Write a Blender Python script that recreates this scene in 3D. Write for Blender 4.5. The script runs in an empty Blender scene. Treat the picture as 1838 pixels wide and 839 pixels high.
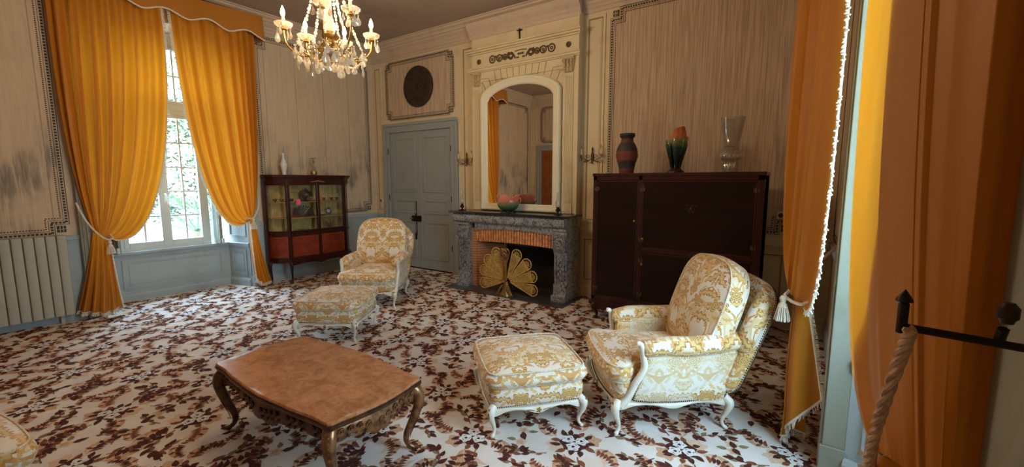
import bpy, math, random
from math import pi, sin, cos, radians, exp, sqrt, atan2
from mathutils import Vector, Matrix
random.seed(7)
S = bpy.context.scene
C = S.collection

# ------------------------------------------------------------------ camera, world, light, exposure
cam_d = bpy.data.cameras.new('camera'); cam = bpy.data.objects.new('camera', cam_d); C.objects.link(cam)
cam.location = (0, 0, 1.6)
cam.rotation_euler = (radians(90 - 6.95), 0, radians(34.3))
cam_d.sensor_width = 36; cam_d.lens = 768.4 / 1838 * 36; cam_d.clip_start = 0.05; cam_d.clip_end = 200
S.camera = cam
S.view_settings.view_transform = 'Standard'; S.view_settings.look = 'None'
S.view_settings.exposure = 0.38; S.view_settings.gamma = 1; S.view_settings.use_curve_mapping = False
SKY = 25.0
BULB_W = 13.5
w = bpy.data.worlds.new('sky'); S.world = w; w.use_nodes = True
wn = w.node_tree; wn.nodes.clear()
wo = wn.nodes.new('ShaderNodeOutputWorld'); wb = wn.nodes.new('ShaderNodeBackground')
tc = wn.nodes.new('ShaderNodeTexCoord'); sp = wn.nodes.new('ShaderNodeSeparateXYZ'); rp = wn.nodes.new('ShaderNodeValToRGB')
wn.links.new(tc.outputs['Generated'], sp.inputs[0]); wn.links.new(sp.outputs[2], rp.inputs[0]); wn.links.new(rp.outputs[0], wb.inputs[0])
rp.color_ramp.elements[0].position = 0.0; rp.color_ramp.elements[0].color = (.52, .72, .80, 1)
rp.color_ramp.elements[1].position = 0.6; rp.color_ramp.elements[1].color = (.53, .72, .98, 1)
wb.inputs[1].default_value = SKY
wn.links.new(wb.outputs[0], wo.inputs[0])
def portal(name, loc, rot, sx, sy):
    l = bpy.data.lights.new(name, 'AREA'); l.shape = 'RECTANGLE'; l.size = sx; l.size_y = sy
    l.cycles.is_portal = True
    o = bpy.data.objects.new(name, l); C.objects.link(o); o.location = loc; o.rotation_euler = rot
portal('window_portal', (-7.70, 2.2, 2.1), (0, radians(-90), 0), 2.9, 1.2)
portal('window_portal.001', (1.10, 2.0, 2.1), (0, radians(90), 0), 2.9, 1.5)

# ------------------------------------------------------------------ node helpers
def lin(c):
    return tuple((x / 12.92 if x <= .04045 else ((x + .055) / 1.055) ** 2.4) for x in c)
def rgb(r, g, b):
    return lin((r / 255, g / 255, b / 255)) + (1,)
class V:
    def __init__(s, nt, sock): s.nt = nt; s.s = sock
    def op(s, o, *a):
        n = s.nt.nodes.new('ShaderNodeMath'); n.operation = o
        for i, x in enumerate((s,) + a):
            if isinstance(x, V): s.nt.links.new(x.s, n.inputs[i])
            else: n.inputs[i].default_value = x
        return V(s.nt, n.outputs[0])
    def __add__(s, o): return s.op('ADD', o)
    __radd__ = __add__
    def __sub__(s, o): return s.op('SUBTRACT', o)
    def __rsub__(s, o): return (s * -1.0) + o
    def __mul__(s, o): return s.op('MULTIPLY', o)
    __rmul__ = __mul__
    def __truediv__(s, o): return s.op('DIVIDE', o)
    def abs(s): return s.op('ABSOLUTE')
    def sin(s): return s.op('SINE')
    def cos(s): return s.op('COSINE')
    def sqrt(s): return s.op('SQRT')
    def lt(s, o): return s.op('LESS_THAN', o)
    def gt(s, o): return s.op('GREATER_THAN', o)
    def min(s, o): return s.op('MINIMUM', o)
    def max(s, o): return s.op('MAXIMUM', o)
    def fract(s): return s.op('FRACT')
    def wrap(s, a, b): return s.op('WRAP', b, a)
    def ping(s, o): return s.op('PINGPONG', o)
    def step(s, a, b):   # smooth 0..1 between a and b
        n = s.nt.nodes.new('ShaderNodeMapRange'); n.interpolation_type = 'SMOOTHSTEP'
        s.nt.links.new(s.s, n.inputs[0]); n.inputs[1].default_value = a; n.inputs[2].default_value = b
        return V(s.nt, n.outputs[0])
class M:
    """one procedural material under construction"""
    def __init__(s, name):
        s.m = bpy.data.materials.new(name); s.m.use_nodes = True; s.nt = s.m.node_tree
        s.b = s.nt.nodes['Principled BSDF']; s.out = s.nt.nodes['Material Output']
    def coord(s, kind='Object'):
        n = s.nt.nodes.new('ShaderNodeTexCoord'); return n.outputs[kind]
    def pos(s):
        n = s.nt.nodes.new('ShaderNodeNewGeometry'); return n.outputs['Position']
    def xyz(s, v):
        n = s.nt.nodes.new('ShaderNodeSeparateXYZ'); s.nt.links.new(v, n.inputs[0]); return [V(s.nt, o) for o in n.outputs]
    def vec(s, x, y, z=0.0):
        n = s.nt.nodes.new('ShaderNodeCombineXYZ')
        for i, a in enumerate((x, y, z)):
            if isinstance(a, V): s.nt.links.new(a.s, n.inputs[i])
            else: n.inputs[i].default_value = a
        return n.outputs[0]
    def scale(s, v, sc):
        n = s.nt.nodes.new('ShaderNodeVectorMath'); n.operation = 'MULTIPLY'; s.nt.links.new(v, n.inputs[0]); n.inputs[1].default_value = sc; return n.outputs[0]
    def noise(s, v, scale, detail=2, rough=.5, dist=0):
        n = s.nt.nodes.new('ShaderNodeTexNoise'); s.nt.links.new(v, n.inputs['Vector'])
        n.inputs['Scale'].default_value = scale; n.inputs['Detail'].default_value = detail
        n.inputs['Roughness'].default_value = rough; n.inputs['Distortion'].default_value = dist
        return V(s.nt, n.outputs[0])
    def noisec(s, v, scale, detail=1):
        n = s.nt.nodes.new('ShaderNodeTexNoise'); s.nt.links.new(v, n.inputs['Vector'])
        n.inputs['Scale'].default_value = scale; n.inputs['Detail'].default_value = detail
        return s.xyz(n.outputs[1])
    def vor(s, v, scale, feat='F1', dims='2D', rnd=1.0):
        n = s.nt.nodes.new('ShaderNodeTexVoronoi'); n.voronoi_dimensions = dims; n.feature = feat
        s.nt.links.new(v, n.inputs['Vector']); n.inputs['Scale'].default_value = scale; n.inputs['Randomness'].default_value = rnd
        return n
    def mix(s, f, a, b):
        n = s.nt.nodes.new('ShaderNodeMix'); n.data_type = 'RGBA'
        if isinstance(f, V): s.nt.links.new(f.s, n.inputs[0])
        else: n.inputs[0].default_value = f
        for i, x in ((6, a), (7, b)):
            if isinstance(x, tuple): n.inputs[i].default_value = x
            else: s.nt.links.new(x, n.inputs[i])
        return n.outputs[2]
    def col(s, c):
        if isinstance(c, tuple): s.b.inputs['Base Color'].default_value = c
        else: s.nt.links.new(c, s.b.inputs['Base Color'])
        return s
    def set(s, rough=None, metal=None, spec=None, trans=None, coat=None, ior=None, sheen=None, emit=None, estr=None, sss=None):
        b = s.b.inputs
        for k, v in (('Roughness', rough), ('Metallic', metal), ('Specular IOR Level', spec), ('Transmission Weight', trans), ('Coat Weight', coat), ('IOR', ior), ('Sheen Weight', sheen), ('Emission Strength', estr), ('Subsurface Weight', sss)):
            if v is not None:
                if isinstance(v, V): s.nt.links.new(v.s, b[k])
                else: b[k].default_value = v
        if emit: b['Emission Color'].default_value = emit
        return s
    def bump(s, h, strength=.3, dist=.01):
        n = s.nt.nodes.new('ShaderNodeBump'); n.inputs['Strength'].default_value = strength; n.inputs['Distance'].default_value = dist
        s.nt.links.new(h.s, n.inputs['Height']); s.nt.links.new(n.outputs[0], s.b.inputs['Normal']); return s
MATS = {}
def simple(name, c, rough=.5, metal=0, spec=.5, vary=.12, nscale=6, bump=0, bscale=60, **k):
    """plain colour with slight procedural variation"""
    m = M(name); p = m.coord()
    n = m.noise(p, nscale, 3)
    d = tuple(x * (1 - vary) for x in c[:3]) + (1,); e = tuple(min(1, x * (1 + vary)) for x in c[:3]) + (1,)
    m.col(m.mix(n.step(.3, .7), d, e)).set(rough=rough, metal=metal, spec=spec, **k)
    if bump: m.bump(m.noise(p, bscale, 2), bump, .002)
    MATS[name] = m.m; return m.m

# ------------------------------------------------------------------ mesh helpers
class MB:
    def __init__(s): s.v = []; s.f = []; s.mi = []
    def add(s, vs, fs, mi=0, X=None):
        o = len(s.v)
        s.v += [tuple(X @ Vector(p)) if X is not None else tuple(p) for p in vs]
        s.f += [tuple(i + o for i in f) for f in fs]; s.mi += [mi] * len(fs); return s
    def box(s, a, b, mi=0, X=None):
        x0, y0, z0 = [min(a[i], b[i]) for i in range(3)]; x1, y1, z1 = [max(a[i], b[i]) for i in range(3)]
        return s.add([(x0,y0,z0),(x1,y0,z0),(x1,y1,z0),(x0,y1,z0),(x0,y0,z1),(x1,y0,z1),(x1,y1,z1),(x0,y1,z1)],
                     [(0,3,2,1),(4,5,6,7),(0,1,5,4),(1,2,6,5),(2,3,7,6),(3,0,4,7)], mi, X)
    def prism(s, poly, z0, z1, mi=0, X=None):
        n = len(poly)
        a = sum(poly[i][0]*poly[(i+1)%n][1]-poly[(i+1)%n][0]*poly[i][1] for i in range(n))
        if a < 0: poly = poly[::-1]
        vs = [(p[0], p[1], z0) for p in poly] + [(p[0], p[1], z1) for p in poly]
        return s.add(vs, [tuple(range(n))[::-1], tuple(range(n, 2*n))] + [(i, (i+1)%n, n+(i+1)%n, n+i) for i in range(n)], mi, X)
    def grid(s, fn, nu, nv, mi=0, X=None, closeu=False, flip=False):
        vs = []; fs = []
        for i in range(nu if closeu else nu+1):
            for j in range(nv+1): vs.append(fn(i/nu, j/nv))
        m = nv+1; N = nu if closeu else nu+1
        for i in range(nu):
            for j in range(nv):
                a = i*m+j; b = ((i+1) % N)*m+j
                q = (a, b, b+1, a+1); fs.append(q[::-1] if flip else q)
        return s.add(vs, fs, mi, X)
    def tube(s, pts, r, n=8, mi=0, X=None, closed=False, asp=1.0, up=None, caps=True, twist=0):
        P = [Vector(p) for p in pts]; k = len(P)
        R = list(r) if isinstance(r, (list, tuple)) else [r]*k
        vs = []; fs = []; nrm = None
        for i in range(k):
            if closed: t = P[(i+1)%k]-P[i-1]
            else: t = P[min(i+1,k-1)]-P[max(i-1,0)]
            if t.length < 1e-9: t = Vector((0,0,1))
            t.normalize()
            if nrm is None:
                u0 = Vector(up) if up else (Vector((0,0,1)) if abs(t.z) < .9 else Vector((1,0,0)))
                nrm = (u0 - t*u0.dot(t)).normalized()
            else:
                nrm = nrm - t*nrm.dot(t)
                nrm = nrm.normalized() if nrm.length > 1e-6 else t.orthogonal().normalized()
            bi = t.cross(nrm)
            for j in range(n):
                a = 2*pi*j/n + pi/n + twist*i
                vs.append(P[i] + nrm*(cos(a)*R[i]) + bi*(sin(a)*R[i]*asp))
        for i in range(k if closed else k-1):
            for j in range(n):
                a = i*n+j; b = i*n+(j+1)%n; c = ((i+1)%k)*n
                fs.append((a, b, c+(j+1)%n, c+j))
        if not closed and caps:
            fs.append(tuple(range(n))[::-1]); fs.append(tuple((k-1)*n+j for j in range(n)))
        return s.add(vs, fs, mi, X)
    def lathe(s, prof, n=24, mi=0, X=None, fn=None):
        vs = []; fs = []; k = len(prof)
        for (r, z) in prof:
            for j in range(n):
                a = 2*pi*j/n; rr = r*(fn(a, z) if fn else 1); vs.append((rr*cos(a), rr*sin(a), z))
        for i in range(k-1):
            for j in range(n): fs.append((i*n+j, i*n+(j+1)%n, (i+1)*n+(j+1)%n, (i+1)*n+j))
        if prof[0][0] > 1e-6: fs.append(tuple(range(n))[::-1])
        if prof[-1][0] > 1e-6: fs.append(tuple((k-1)*n+j for j in range(n)))
        return s.add(vs, fs, mi, X)
    def ball(s, c, r, n=8, m=6, sc=(1,1,1), mi=0, X=None):
        prof = [(max(1e-7, sin(pi*i/m)), -cos(pi*i/m)) for i in range(m+1)]
        T = Matrix.Translation(c) @ Matrix.Diagonal((r*sc[0], r*sc[1], r*sc[2], 1))
        vs = []; fs = []
        for (q, z) in prof[1:-1]:
            for j in range(n): vs.append((q*cos(2*pi*j/n), q*sin(2*pi*j/n), z))
        vs += [(0,0,-1),(0,0,1)]; b = len(vs)-2
        for i in range(m-2):
            for j in range(n): fs.append((i*n+j, i*n+(j+1)%n, (i+1)*n+(j+1)%n, (i+1)*n+j))
        for j in range(n): fs.append((b, (j+1)%n, j)); fs.append((b+1, (m-2)*n+j, (m-2)*n+(j+1)%n))
        return s.add(vs, fs, mi, (X @ T) if X is not None else T)
    def puff(s, outline, prof, mi=0, X=None, warp=None):
        """outline: closed list of (x,y); prof: list of (scale, inset, z) rings from bottom centre to top centre"""
        n = len(outline); cx = sum(p[0] for p in outline)/n; cy = sum(p[1] for p in outline)/n
        vs = []; fs = []
        for (k, ins, z) in prof:
            for p in outline:
                dx, dy = p[0]-cx, p[1]-cy; L = sqrt(dx*dx+dy*dy) or 1
                q = k*(1 + ins/L)
                v = (cx+dx*q, cy+dy*q, z)
                vs.append(warp(*v) if warp else v)
        for i in range(len(prof)-1):
            for j in range(n): fs.append((i*n+j, i*n+(j+1)%n, (i+1)*n+(j+1)%n, (i+1)*n+j))
        fs.append(tuple(range(n))[::-1]); fs.append(tuple((len(prof)-1)*n+j for j in range(n)))
        return s.add(vs, fs, mi, X)
def rrect(x0, y0, x1, y1, r, n=6, sub=6, bow=0):
    """rounded rectangle outline, counter-clockwise, densely sampled; bow pushes the sides outward"""
    pts = []
    cs = [(x1-r, y0+r, -90), (x1-r, y1-r, 0), (x0+r, y1-r, 90), (x0+r, y0+r, 180)]
    for ci, (cx, cy, a0) in enumerate(cs):
        for i in range(n+1):
            a = radians(a0+90*i/n); pts.append((cx+r*cos(a), cy+r*sin(a)))
        nx = cs[(ci+1) % 4]; a1 = radians(nx[2]); e = (nx[0]+r*cos(a1), nx[1]+r*sin(a1)); b = pts[-1]
        for i in range(1, sub):
            t = i/sub; pts.append((b[0]+(e[0]-b[0])*t, b[1]+(e[1]-b[1])*t))
    if bow:
        mx, my = (x0+x1)/2, (y0+y1)/2; hx, hy = (x1-x0)/2, (y1-y0)/2
        pts = [(mx+(p[0]-mx)*(1+bow*(1-((p[1]-my)/hy)**2)/hx), my+(p[1]-my)*(1+bow*(1-((p[0]-mx)/hx)**2)/hy)) for p in pts]
    return pts
def dome(h0, h1, band=.0, bulge=.02, steps=6, crown=.04, under=.01):
    """profile of a box cushion: under side, bulging side band, crowned top"""
    p = []
    for i in range(steps): 
        k = .15+.85*i/steps; p.append((k, 0, h0 - under*(1-k*k)))
    p.append((1, 0, h0))
    for i in range(1, 6):
        t = i/6; p.append((1, bulge*sin(pi*t), h0+(h1-h0)*t))
    p.append((1, 0, h1))
    for i in range(steps):
        k = 1-.85*(i+1)/steps; p.append((k, 0, h1+crown*(1-k**2.4)))
    return p
def build(name, mb, mats, parent=None, smooth=40, bevel=0, uv=False, sub=0, kind=None):
    me = bpy.data.meshes.new(name); me.from_pydata(mb.v, [], mb.f)
    for m in (mats if isinstance(mats, (list, tuple)) else [mats]): me.materials.append(MATS[m] if isinstance(m, str) else m)
    me.polygons.foreach_set('material_index', mb.mi)
    me.update()
    if uv:
        ul = me.uv_layers.new(name='u'); k = 0
        for p in me.polygons:
            n = p.normal; ax = max(range(3), key=lambda i: abs(n[i]))
            for li in p.loop_indices:
                c = me.vertices[me.loops[li].vertex_index].co
                ul.data[li].uv = (c.y, c.z) if ax == 0 else ((c.x, c.z) if ax == 1 else (c.x, c.y))
    if smooth:
        me.polygons.foreach_set('use_smooth', [True]*len(me.polygons)); me.set_sharp_from_angle(angle=radians(smooth))
    o = bpy.data.objects.new(name, me); C.objects.link(o)
    if parent: o.parent = parent
    if bevel:
        b = o.modifiers.new('b', 'BEVEL'); b.width = bevel; b.segments = 2; b.limit_method = 'ANGLE'; b.angle_limit = radians(50)
        b.harden_normals = False
    if kind: o['kind'] = kind
    return o
def thing(name, label, cat, loc=(0,0,0), rz=0, group=None):
    o = bpy.data.objects.new(name, None); C.objects.link(o); o.location = loc; o.rotation_euler = (0, 0, rz); o.empty_display_size = .1
    return tag(o, label, cat, group)
def tag(o, label, cat, group=None):
    o['label'] = label; o['category'] = cat
    if group: o['group'] = group
    return o
def struct(name, mb, mats, parent=None, **k):
    return build(name, mb, mats, parent, kind='structure' if parent is None else None, **k)
def dup(o, loc, rz, label, group=None):
    def rec(q, par):
        c = q.copy(); C.objects.link(c); c.parent = par
        for ch in list(q.children): rec(ch, c)
        return c
    r = rec(o, None); r.location = loc; r.rotation_euler = (0, 0, rz); r['label'] = label
    if group: r['group'] = group
    return r
def TR(loc, rx=0, ry=0, rz=0, s=1):
    return Matrix.Translation(loc) @ Matrix.Rotation(rz,4,'Z') @ Matrix.Rotation(ry,4,'Y') @ Matrix.Rotation(rx,4,'X') @ Matrix.Scale(s,4)
def bez(p0, p1, p2, p3, n):
    P = [Vector(p) for p in (p0,p1,p2,p3)]
    return [P[0]*(1-t)**3+P[1]*3*t*(1-t)**2+P[2]*3*t*t*(1-t)+P[3]*t**3 for t in [i/n for i in range(n+1)]]
def spline(pts, n=8):
    P = [Vector(p) for p in pts]; o = []
    for i in range(len(P)-1):
        a = P[max(i-1,0)]; b = P[i]; c = P[i+1]; d = P[min(i+2,len(P)-1)]
        for k in range(n):
            t = k/n; o.append(.5*((2*b)+(c-a)*t+(2*a-5*b+4*c-d)*t*t+(3*b-a-3*c+d)*t**3))
    o.append(P[-1]); return o
def lerpl(L, u):
    """piecewise-linear lookup in list of (u, Vector)"""
    for i in range(len(L)-1):
        if u <= L[i+1][0]:
            t = (u-L[i][0])/(L[i+1][0]-L[i][0]); return L[i][1].lerp(L[i+1][1], t)
    return L[-1][1]

# ------------------------------------------------------------------ materials
def atan2n(m, y, x):
    n = m.nt.nodes.new('ShaderNodeMath'); n.operation = 'ARCTAN2'; m.nt.links.new(y.s, n.inputs[0]); m.nt.links.new(x.s, n.inputs[1]); return V(m.nt, n.outputs[0])
def leaf_layer(m, x, y, scale, L, W, seed=0.0, serr=0.25, keep=1.0):
    vn = m.vor(m.vec(x + seed, y + seed*.7), scale)
    q = m.xyz(vn.outputs['Position']); c = m.xyz(vn.outputs['Color'])
    dx = x + seed - q[0]; dy = y + seed*.7 - q[1]
    a = c[0] * 6.283; ca = a.cos(); sa = a.sin()
    u = (dx*ca + dy*sa) / L; v = (dy*ca - dx*sa) / W
    v = v + u*u*.9 - .3
    wd = (1.0 - u*u) * (1.0 - serr + (u*17.0).sin()*serr)
    msk = v.abs().lt(wd) * c[1].lt(keep)
    vein = (v.abs() / (wd + .02))
    return msk, vein, c[2]
def damask(name, base, gold, dark, pale):
    m = M(name)
    x, y, _ = m.xyz(m.coord('UV'))
    x = (x + 3.0).ping(.16)
    nc = m.noisec(m.vec(x, y), 5.0, 1)
    x = x + (nc[0]-.5)*.08; y = y + (nc[1]-.5)*.08
    # scrolls: contours of a smooth field
    f = m.noise(m.vec(x, y, 3.1), 5.5, .8)
    sc = (f-.5).abs().lt(.020); sc2 = (f-.59).abs().lt(.018); wide = f.gt(.575)
    l1, v1, c1 = leaf_layer(m, x, y, 9.5, .082, .028, .0, .3, .82)
    l2, v2, c2 = leaf_layer(m, x, y, 19.0, .042, .013, 5.3, .25, .75)
    vn = m.vor(m.vec(x, y, 0.0), 4.6, rnd=.8)
    q = m.xyz(vn.outputs['Position']); cc = m.xyz(vn.outputs['Color'])
    dx = x-q[0]; dy = y-q[1]; r = (dx*dx+dy*dy).sqrt(); th = atan2n(m, dy, dx)
    pet = (th*5.0 + cc[0]*6.0).cos()*.25 + .75
    fl = (r / pet).lt(.052); ring = ((r/pet)*62.0 + (th*2.0).sin()*.25).fract().lt(.42)
    col = base
    col = m.mix(wide*.35, col, pale)
    col = m.mix(sc*.9, col, gold); col = m.mix(sc2*.7, col, pale)
    col = m.mix(l2*.9, col, m.mix(c2, pale, gold))
    col = m.mix(l1, col, m.mix(v1.step(.2,.9), pale, m.mix(c1.gt(.35), gold, dark)))
    col = m.mix(fl, col, pale); col = m.mix(fl*ring, col, dark)
    big = m.noise(m.coord('Object'), 3.0, 2)
    col = m.mix(big.step(.4,.75)*.14, col, gold)
    m.col(col).set(rough=.62, spec=.35, sheen=.25)
    h = m.noise(m.coord('Object'), 420.0, 1)*.4 + (l1+fl).min(1.0)*.5 + m.noise(m.coord('Object'), 14.0, 2)*2.0
    m.bump(h, .28, .004)
    MATS[name] = m.m
damask('damask', rgb(232,224,206), rgb(204,144,58), rgb(160,100,30), rgb(222,188,120))
damask('brocade', rgb(230,224,208), rgb(212,184,128), rgb(198,162,96), rgb(224,212,182))

def curtain_mat(name, c1, c2, trl=.4):
    m = M(name); nt = m.nt
    p = m.coord()
    n = m.noise(m.scale(p, (3,3,.4)), 3, 3)
    col = m.mix(n, c1, c2)
    m.col(col).set(rough=.48, spec=.3, sheen=.3)
    m.bump(m.noise(p, 300, 1), .10, .001)
    tr = nt.nodes.new('ShaderNodeBsdfTranslucent'); nt.links.new(col, tr.inputs[0])
    mx = nt.nodes.new('ShaderNodeMixShader'); mx.inputs[0].default_value = trl
    nt.links.new(m.b.outputs[0], mx.inputs[1]); nt.links.new(tr.outputs[0], mx.inputs[2]); nt.links.new(mx.outputs[0], m.out.inputs[0])
    MATS[name] = m.m
curtain_mat('gold_satin', rgb(218,140,28), rgb(204,124,20), .28)
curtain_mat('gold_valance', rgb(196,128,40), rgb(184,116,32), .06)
simple('cream_fringe', rgb(232,222,204), .8, vary=.08, nscale=80)
simple('rope', rgb(196,160,128), .75, vary=.25, nscale=60)

# wall with wide planks, soot and damp stains low on the panel (shape of their own)
m = M('plank_paint'); P = m.pos(); x, y, z = m.xyz(P)
seam = ((y*2.08)+.31).fract(); seam = (seam-.5).abs().lt(.012)
n1 = m.noise(m.scale(P, (1,1,.6)), 2.2, 5, .6); n2 = m.noise(m.scale(P, (1,4,.35)), 7, 4, .65); n3 = m.noise(m.scale(P,(1,1,.6)), 3.2, 3, .55)
col = m.mix(n2.step(.3,.75)*.7, rgb(212,188,158), rgb(192,168,138))
st = n3.step(.38,.66) * (z*-1.0+2.55).step(.0,.9) * n2.step(.25,.65)
col = m.mix(st*.9, col, rgb(112,106,98))
col = m.mix(n1.step(.55,.75)*.3, col, rgb(158,132,110))
col = m.mix(seam*.45, col, rgb(120,92,74))
m.col(col).set(rough=.75); m.bump(n2, .12, .004); MATS['plank_paint'] = m.m
# ribbed cloth stripes
m = M('striped_cloth'); P = m.pos(); x, y, z = m.xyz(P)
s1 = m.noise(m.vec(x, y, z*.03), 55, 2, .6); s2 = m.noise(m.vec(x, y, z*.012), 150, 1); s3 = m.noise(m.vec(x, y, z*.05), 11, 3)
col = m.mix(s1.step(.35,.65), rgb(180,154,128), rgb(210,186,158))
col = m.mix(s2.gt(.60)*.5, col, rgb(226,206,180)); col = m.mix(s3.step(.62,.7)*.4, col, rgb(150,118,94))
m.col(col).set(rough=.8); m.bump(s1, .3, .004); MATS['striped_cloth'] = m.m
def painted(name, c, wear, wearamt=.4, wsc=3.0):
    m = M(name); P = m.pos()
    n = m.noise(P, wsc, 5, .65); n2 = m.noise(m.scale(P,(1,1,.2)), 9, 3)
    col = m.mix((n.step(.5,.75))*wearamt, c, wear); col = m.mix(n2.step(.6,.8)*wearamt*.5, col, wear)
    m.col(col).set(rough=.55, spec=.4); m.bump(n2, .06, .004); MATS[name] = m.m
painted('cream_paint', rgb(222,204,166), rgb(188,164,124), .45)
painted('cream_shade', rgb(196,172,130), rgb(160,136,100), .4)
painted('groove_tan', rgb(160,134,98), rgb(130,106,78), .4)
painted('wall_blush', rgb(214,190,162), rgb(180,152,126), .5)
painted('dado_blue', rgb(168,182,186), rgb(128,138,142), .5)
painted('door_grey', rgb(158,164,162), rgb(128,134,134), .35)
painted('window_white', rgb(206,220,222), rgb(180,196,198), .3)
painted('casing_green', rgb(150,150,134), rgb(112,110,98), .5)
painted('radiator_paint', rgb(178,178,162), rgb(158,156,142), .3)
painted('ceiling_paint', rgb(170,150,134), rgb(146,126,112), .8, 1.3)
painted('cornice_paint', rgb(204,182,158), rgb(160,134,112), .4, 4)
painted('frame_cream', rgb(234,226,198), rgb(206,192,158), .3)
simple('border_ink', rgb(58,48,40), .7); simple('border_pale', rgb(216,204,176), .7)
simple('garland', rgb(92,70,40), .6, vary=.4, nscale=40)
simple('dark_plate', rgb(52,36,24), .45, vary=.4, nscale=9, bump=.3, bscale=14)
simple('iron', rgb(40,32,28), .5, .6)
simple('rust_iron', rgb(96,72,52), .55, .6, vary=.4, nscale=30)
simple('bronze', rgb(60,40,30), .4, .5)
simple('brass', rgb(200,160,70), .3, .95)
simple('gilt', rgb(170,134,70), .36, .8, vary=.3, nscale=50)
simple('wicker', rgb(206,166,84), .6, vary=.25, nscale=40)
simple('bronze_gilt', rgb(146,108,74), .36, .75, vary=.45, nscale=28, bump=.4, bscale=70)
simple('bronze_dark', rgb(84,54,34), .32, .35, vary=.4, nscale=22, bump=.4, bscale=70)
simple('nail', rgb(70,52,34), .4, .6)
m = M('mahogany'); P = m.coord(); n = m.noise(m.scale(P,(1,1,.12)), 14, 4, .6)
m.col(m.mix(n.step(.3,.75), rgb(42,13,9), rgb(70,25,17))).set(rough=.28, spec=.4, coat=.1); MATS['mahogany'] = m.m
m = M('mahogany_dark'); P = m.coord(); n = m.noise(m.scale(P,(.15,1,1)), 9, 4, .6)
m.col(m.mix(n.step(.3,.75), rgb(24,8,6), rgb(40,14,10))).set(rough=.28, spec=.3, coat=.0); MATS['mahogany_dark'] = m.m
m = M('mahogany_red'); P = m.coord(); n = m.noise(m.scale(P,(.5,.5,1)), 11, 4, .6)
m.col(m.mix(n.step(.3,.75), rgb(112,38,24), rgb(150,62,36))).set(rough=.3, coat=.2); MATS['mahogany_red'] = m.m
m = M('white_gilt_wood'); P = m.coord(); n = m.noise(P, 45, 3, .6); n2 = m.noise(P, 11, 2)
m.col(m.mix((n.step(.60,.72))*.5, rgb(232,226,208), rgb(176,134,72))).set(rough=.38); MATS['white_gilt_wood'] = m.m
m = M('marble_top'); P = m.coord(); n = m.noise(P, 12, 7, .75, .6); n2 = m.noise(P, 40, 5, .75, 1.0); n3 = m.noise(P, 5, 3)
col = m.mix(n.step(.35,.65), rgb(160,106,72), rgb(196,142,100)); col = m.mix(n2.step(.6,.66)*.5, col, rgb(150,84,60)); col = m.mix(n2.lt(.34)*.5, col, rgb(222,186,146))
col = m.mix(n3.step(.62,.72)*.4, col, rgb(150,86,70))
m.col(col).set(rough=.22, spec=.35); MATS['marble_top'] = m.m
m = M('grey_marble'); P = m.coord(); n = m.noise(P, 5, 6, .7, 3.0); n2 = m.noise(P, 13, 5, .7, 4.0)
col = m.mix(n.step(.35,.7), rgb(54,56,64), rgb(96,97,102)); col = m.mix((n-.52).abs().lt(.035)*.75, col, rgb(150,148,144)); col = m.mix((n2-.5).abs().lt(.022)*.8, col, rgb(196,192,186)); col = m.mix(n2.step(.62,.72), col, rgb(34,32,36))
m.col(col).set(rough=.25); m.bump(n2, .15, .01); MATS['grey_marble'] = m.m
m = M('black_slab'); P = m.coord(); n = m.noise(P, 8, 5, .7, 2)
m.col(m.mix(n.step(.6,.7), rgb(40,36,36), rgb(90,84,80))).set(rough=.18); MATS['black_slab'] = m.m
m = M('hearth_slab'); P = m.coord(); n = m.noise(P, 4, 5, .7, 1)
m.col(m.mix(n.step(.4,.7), rgb(60,58,62), rgb(92,88,92))).set(rough=.35); MATS['hearth_slab'] = m.m
m = M('fire_brick'); P = m.coord(); x, y, z = m.xyz(P); r = (z*26.0).fract().lt(.16)
n = m.noise(m.scale(P,(1,1,6)), 6, 3)
m.col(m.mix(r*.85, m.mix(n, rgb(168,108,72), rgb(206,150,104)), rgb(70,44,32))).set(rough=.85); MATS['fire_brick'] = m.m
simple('brick_orange', rgb(206,136,84), .8, vary=.3, nscale=18)
simple('soot', rgb(22,19,18), .9, vary=.5)
simple('edge_wood', rgb(78,34,22), .35)
# glass and reflective
m = M('window_glass'); m.set(rough=0, spec=.5); nt = m.nt
tb = nt.nodes.new('ShaderNodeBsdfTransparent'); gb = nt.nodes.new('ShaderNodeBsdfGlossy'); gb.inputs['Roughness'].default_value = .01
mx = nt.nodes.new('ShaderNodeMixShader'); mx.inputs[0].default_value = .06; tb.inputs[0].default_value = (.93,.97,.97,1)
nt.links.new(tb.outputs[0], mx.inputs[1]); nt.links.new(gb.outputs[0], mx.inputs[2]); nt.links.new(mx.outputs[0], m.out.inputs[0]); MATS['window_glass'] = m.m
def thin_glass(name, tint, refl=.12, rough=.02, diff=0.0, dc=(1,1,1,1)):
    m = M(name); nt = m.nt
    tb = nt.nodes.new('ShaderNodeBsdfTransparent'); gb = nt.nodes.new('ShaderNodeBsdfGlossy'); gb.inputs['Roughness'].default_value = rough
    tb.inputs[0].default_value = tint
    fr = nt.nodes.new('ShaderNodeLayerWeight'); fr.inputs[0].default_value = .35
    mr = nt.nodes.new('ShaderNodeMapRange'); nt.links.new(fr.outputs[1], mr.inputs[0]); mr.inputs[3].default_value = refl; mr.inputs[4].default_value = .75
    mx = nt.nodes.new('ShaderNodeMixShader'); nt.links.new(mr.outputs[0], mx.inputs[0])
    nt.links.new(tb.outputs[0], mx.inputs[1]); nt.links.new(gb.outputs[0], mx.inputs[2])
    last = mx.outputs[0]
    if diff:
        db = nt.nodes.new('ShaderNodeBsdfDiffuse'); db.inputs[0].default_value = dc
        m2 = nt.nodes.new('ShaderNodeMixShader'); m2.inputs[0].default_value = diff
        nt.links.new(last, m2.inputs[1]); nt.links.new(db.outputs[0], m2.inputs[2]); last = m2.outputs[0]
    nt.links.new(last, m.out.inputs[0]); MATS[name] = m.m
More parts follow.
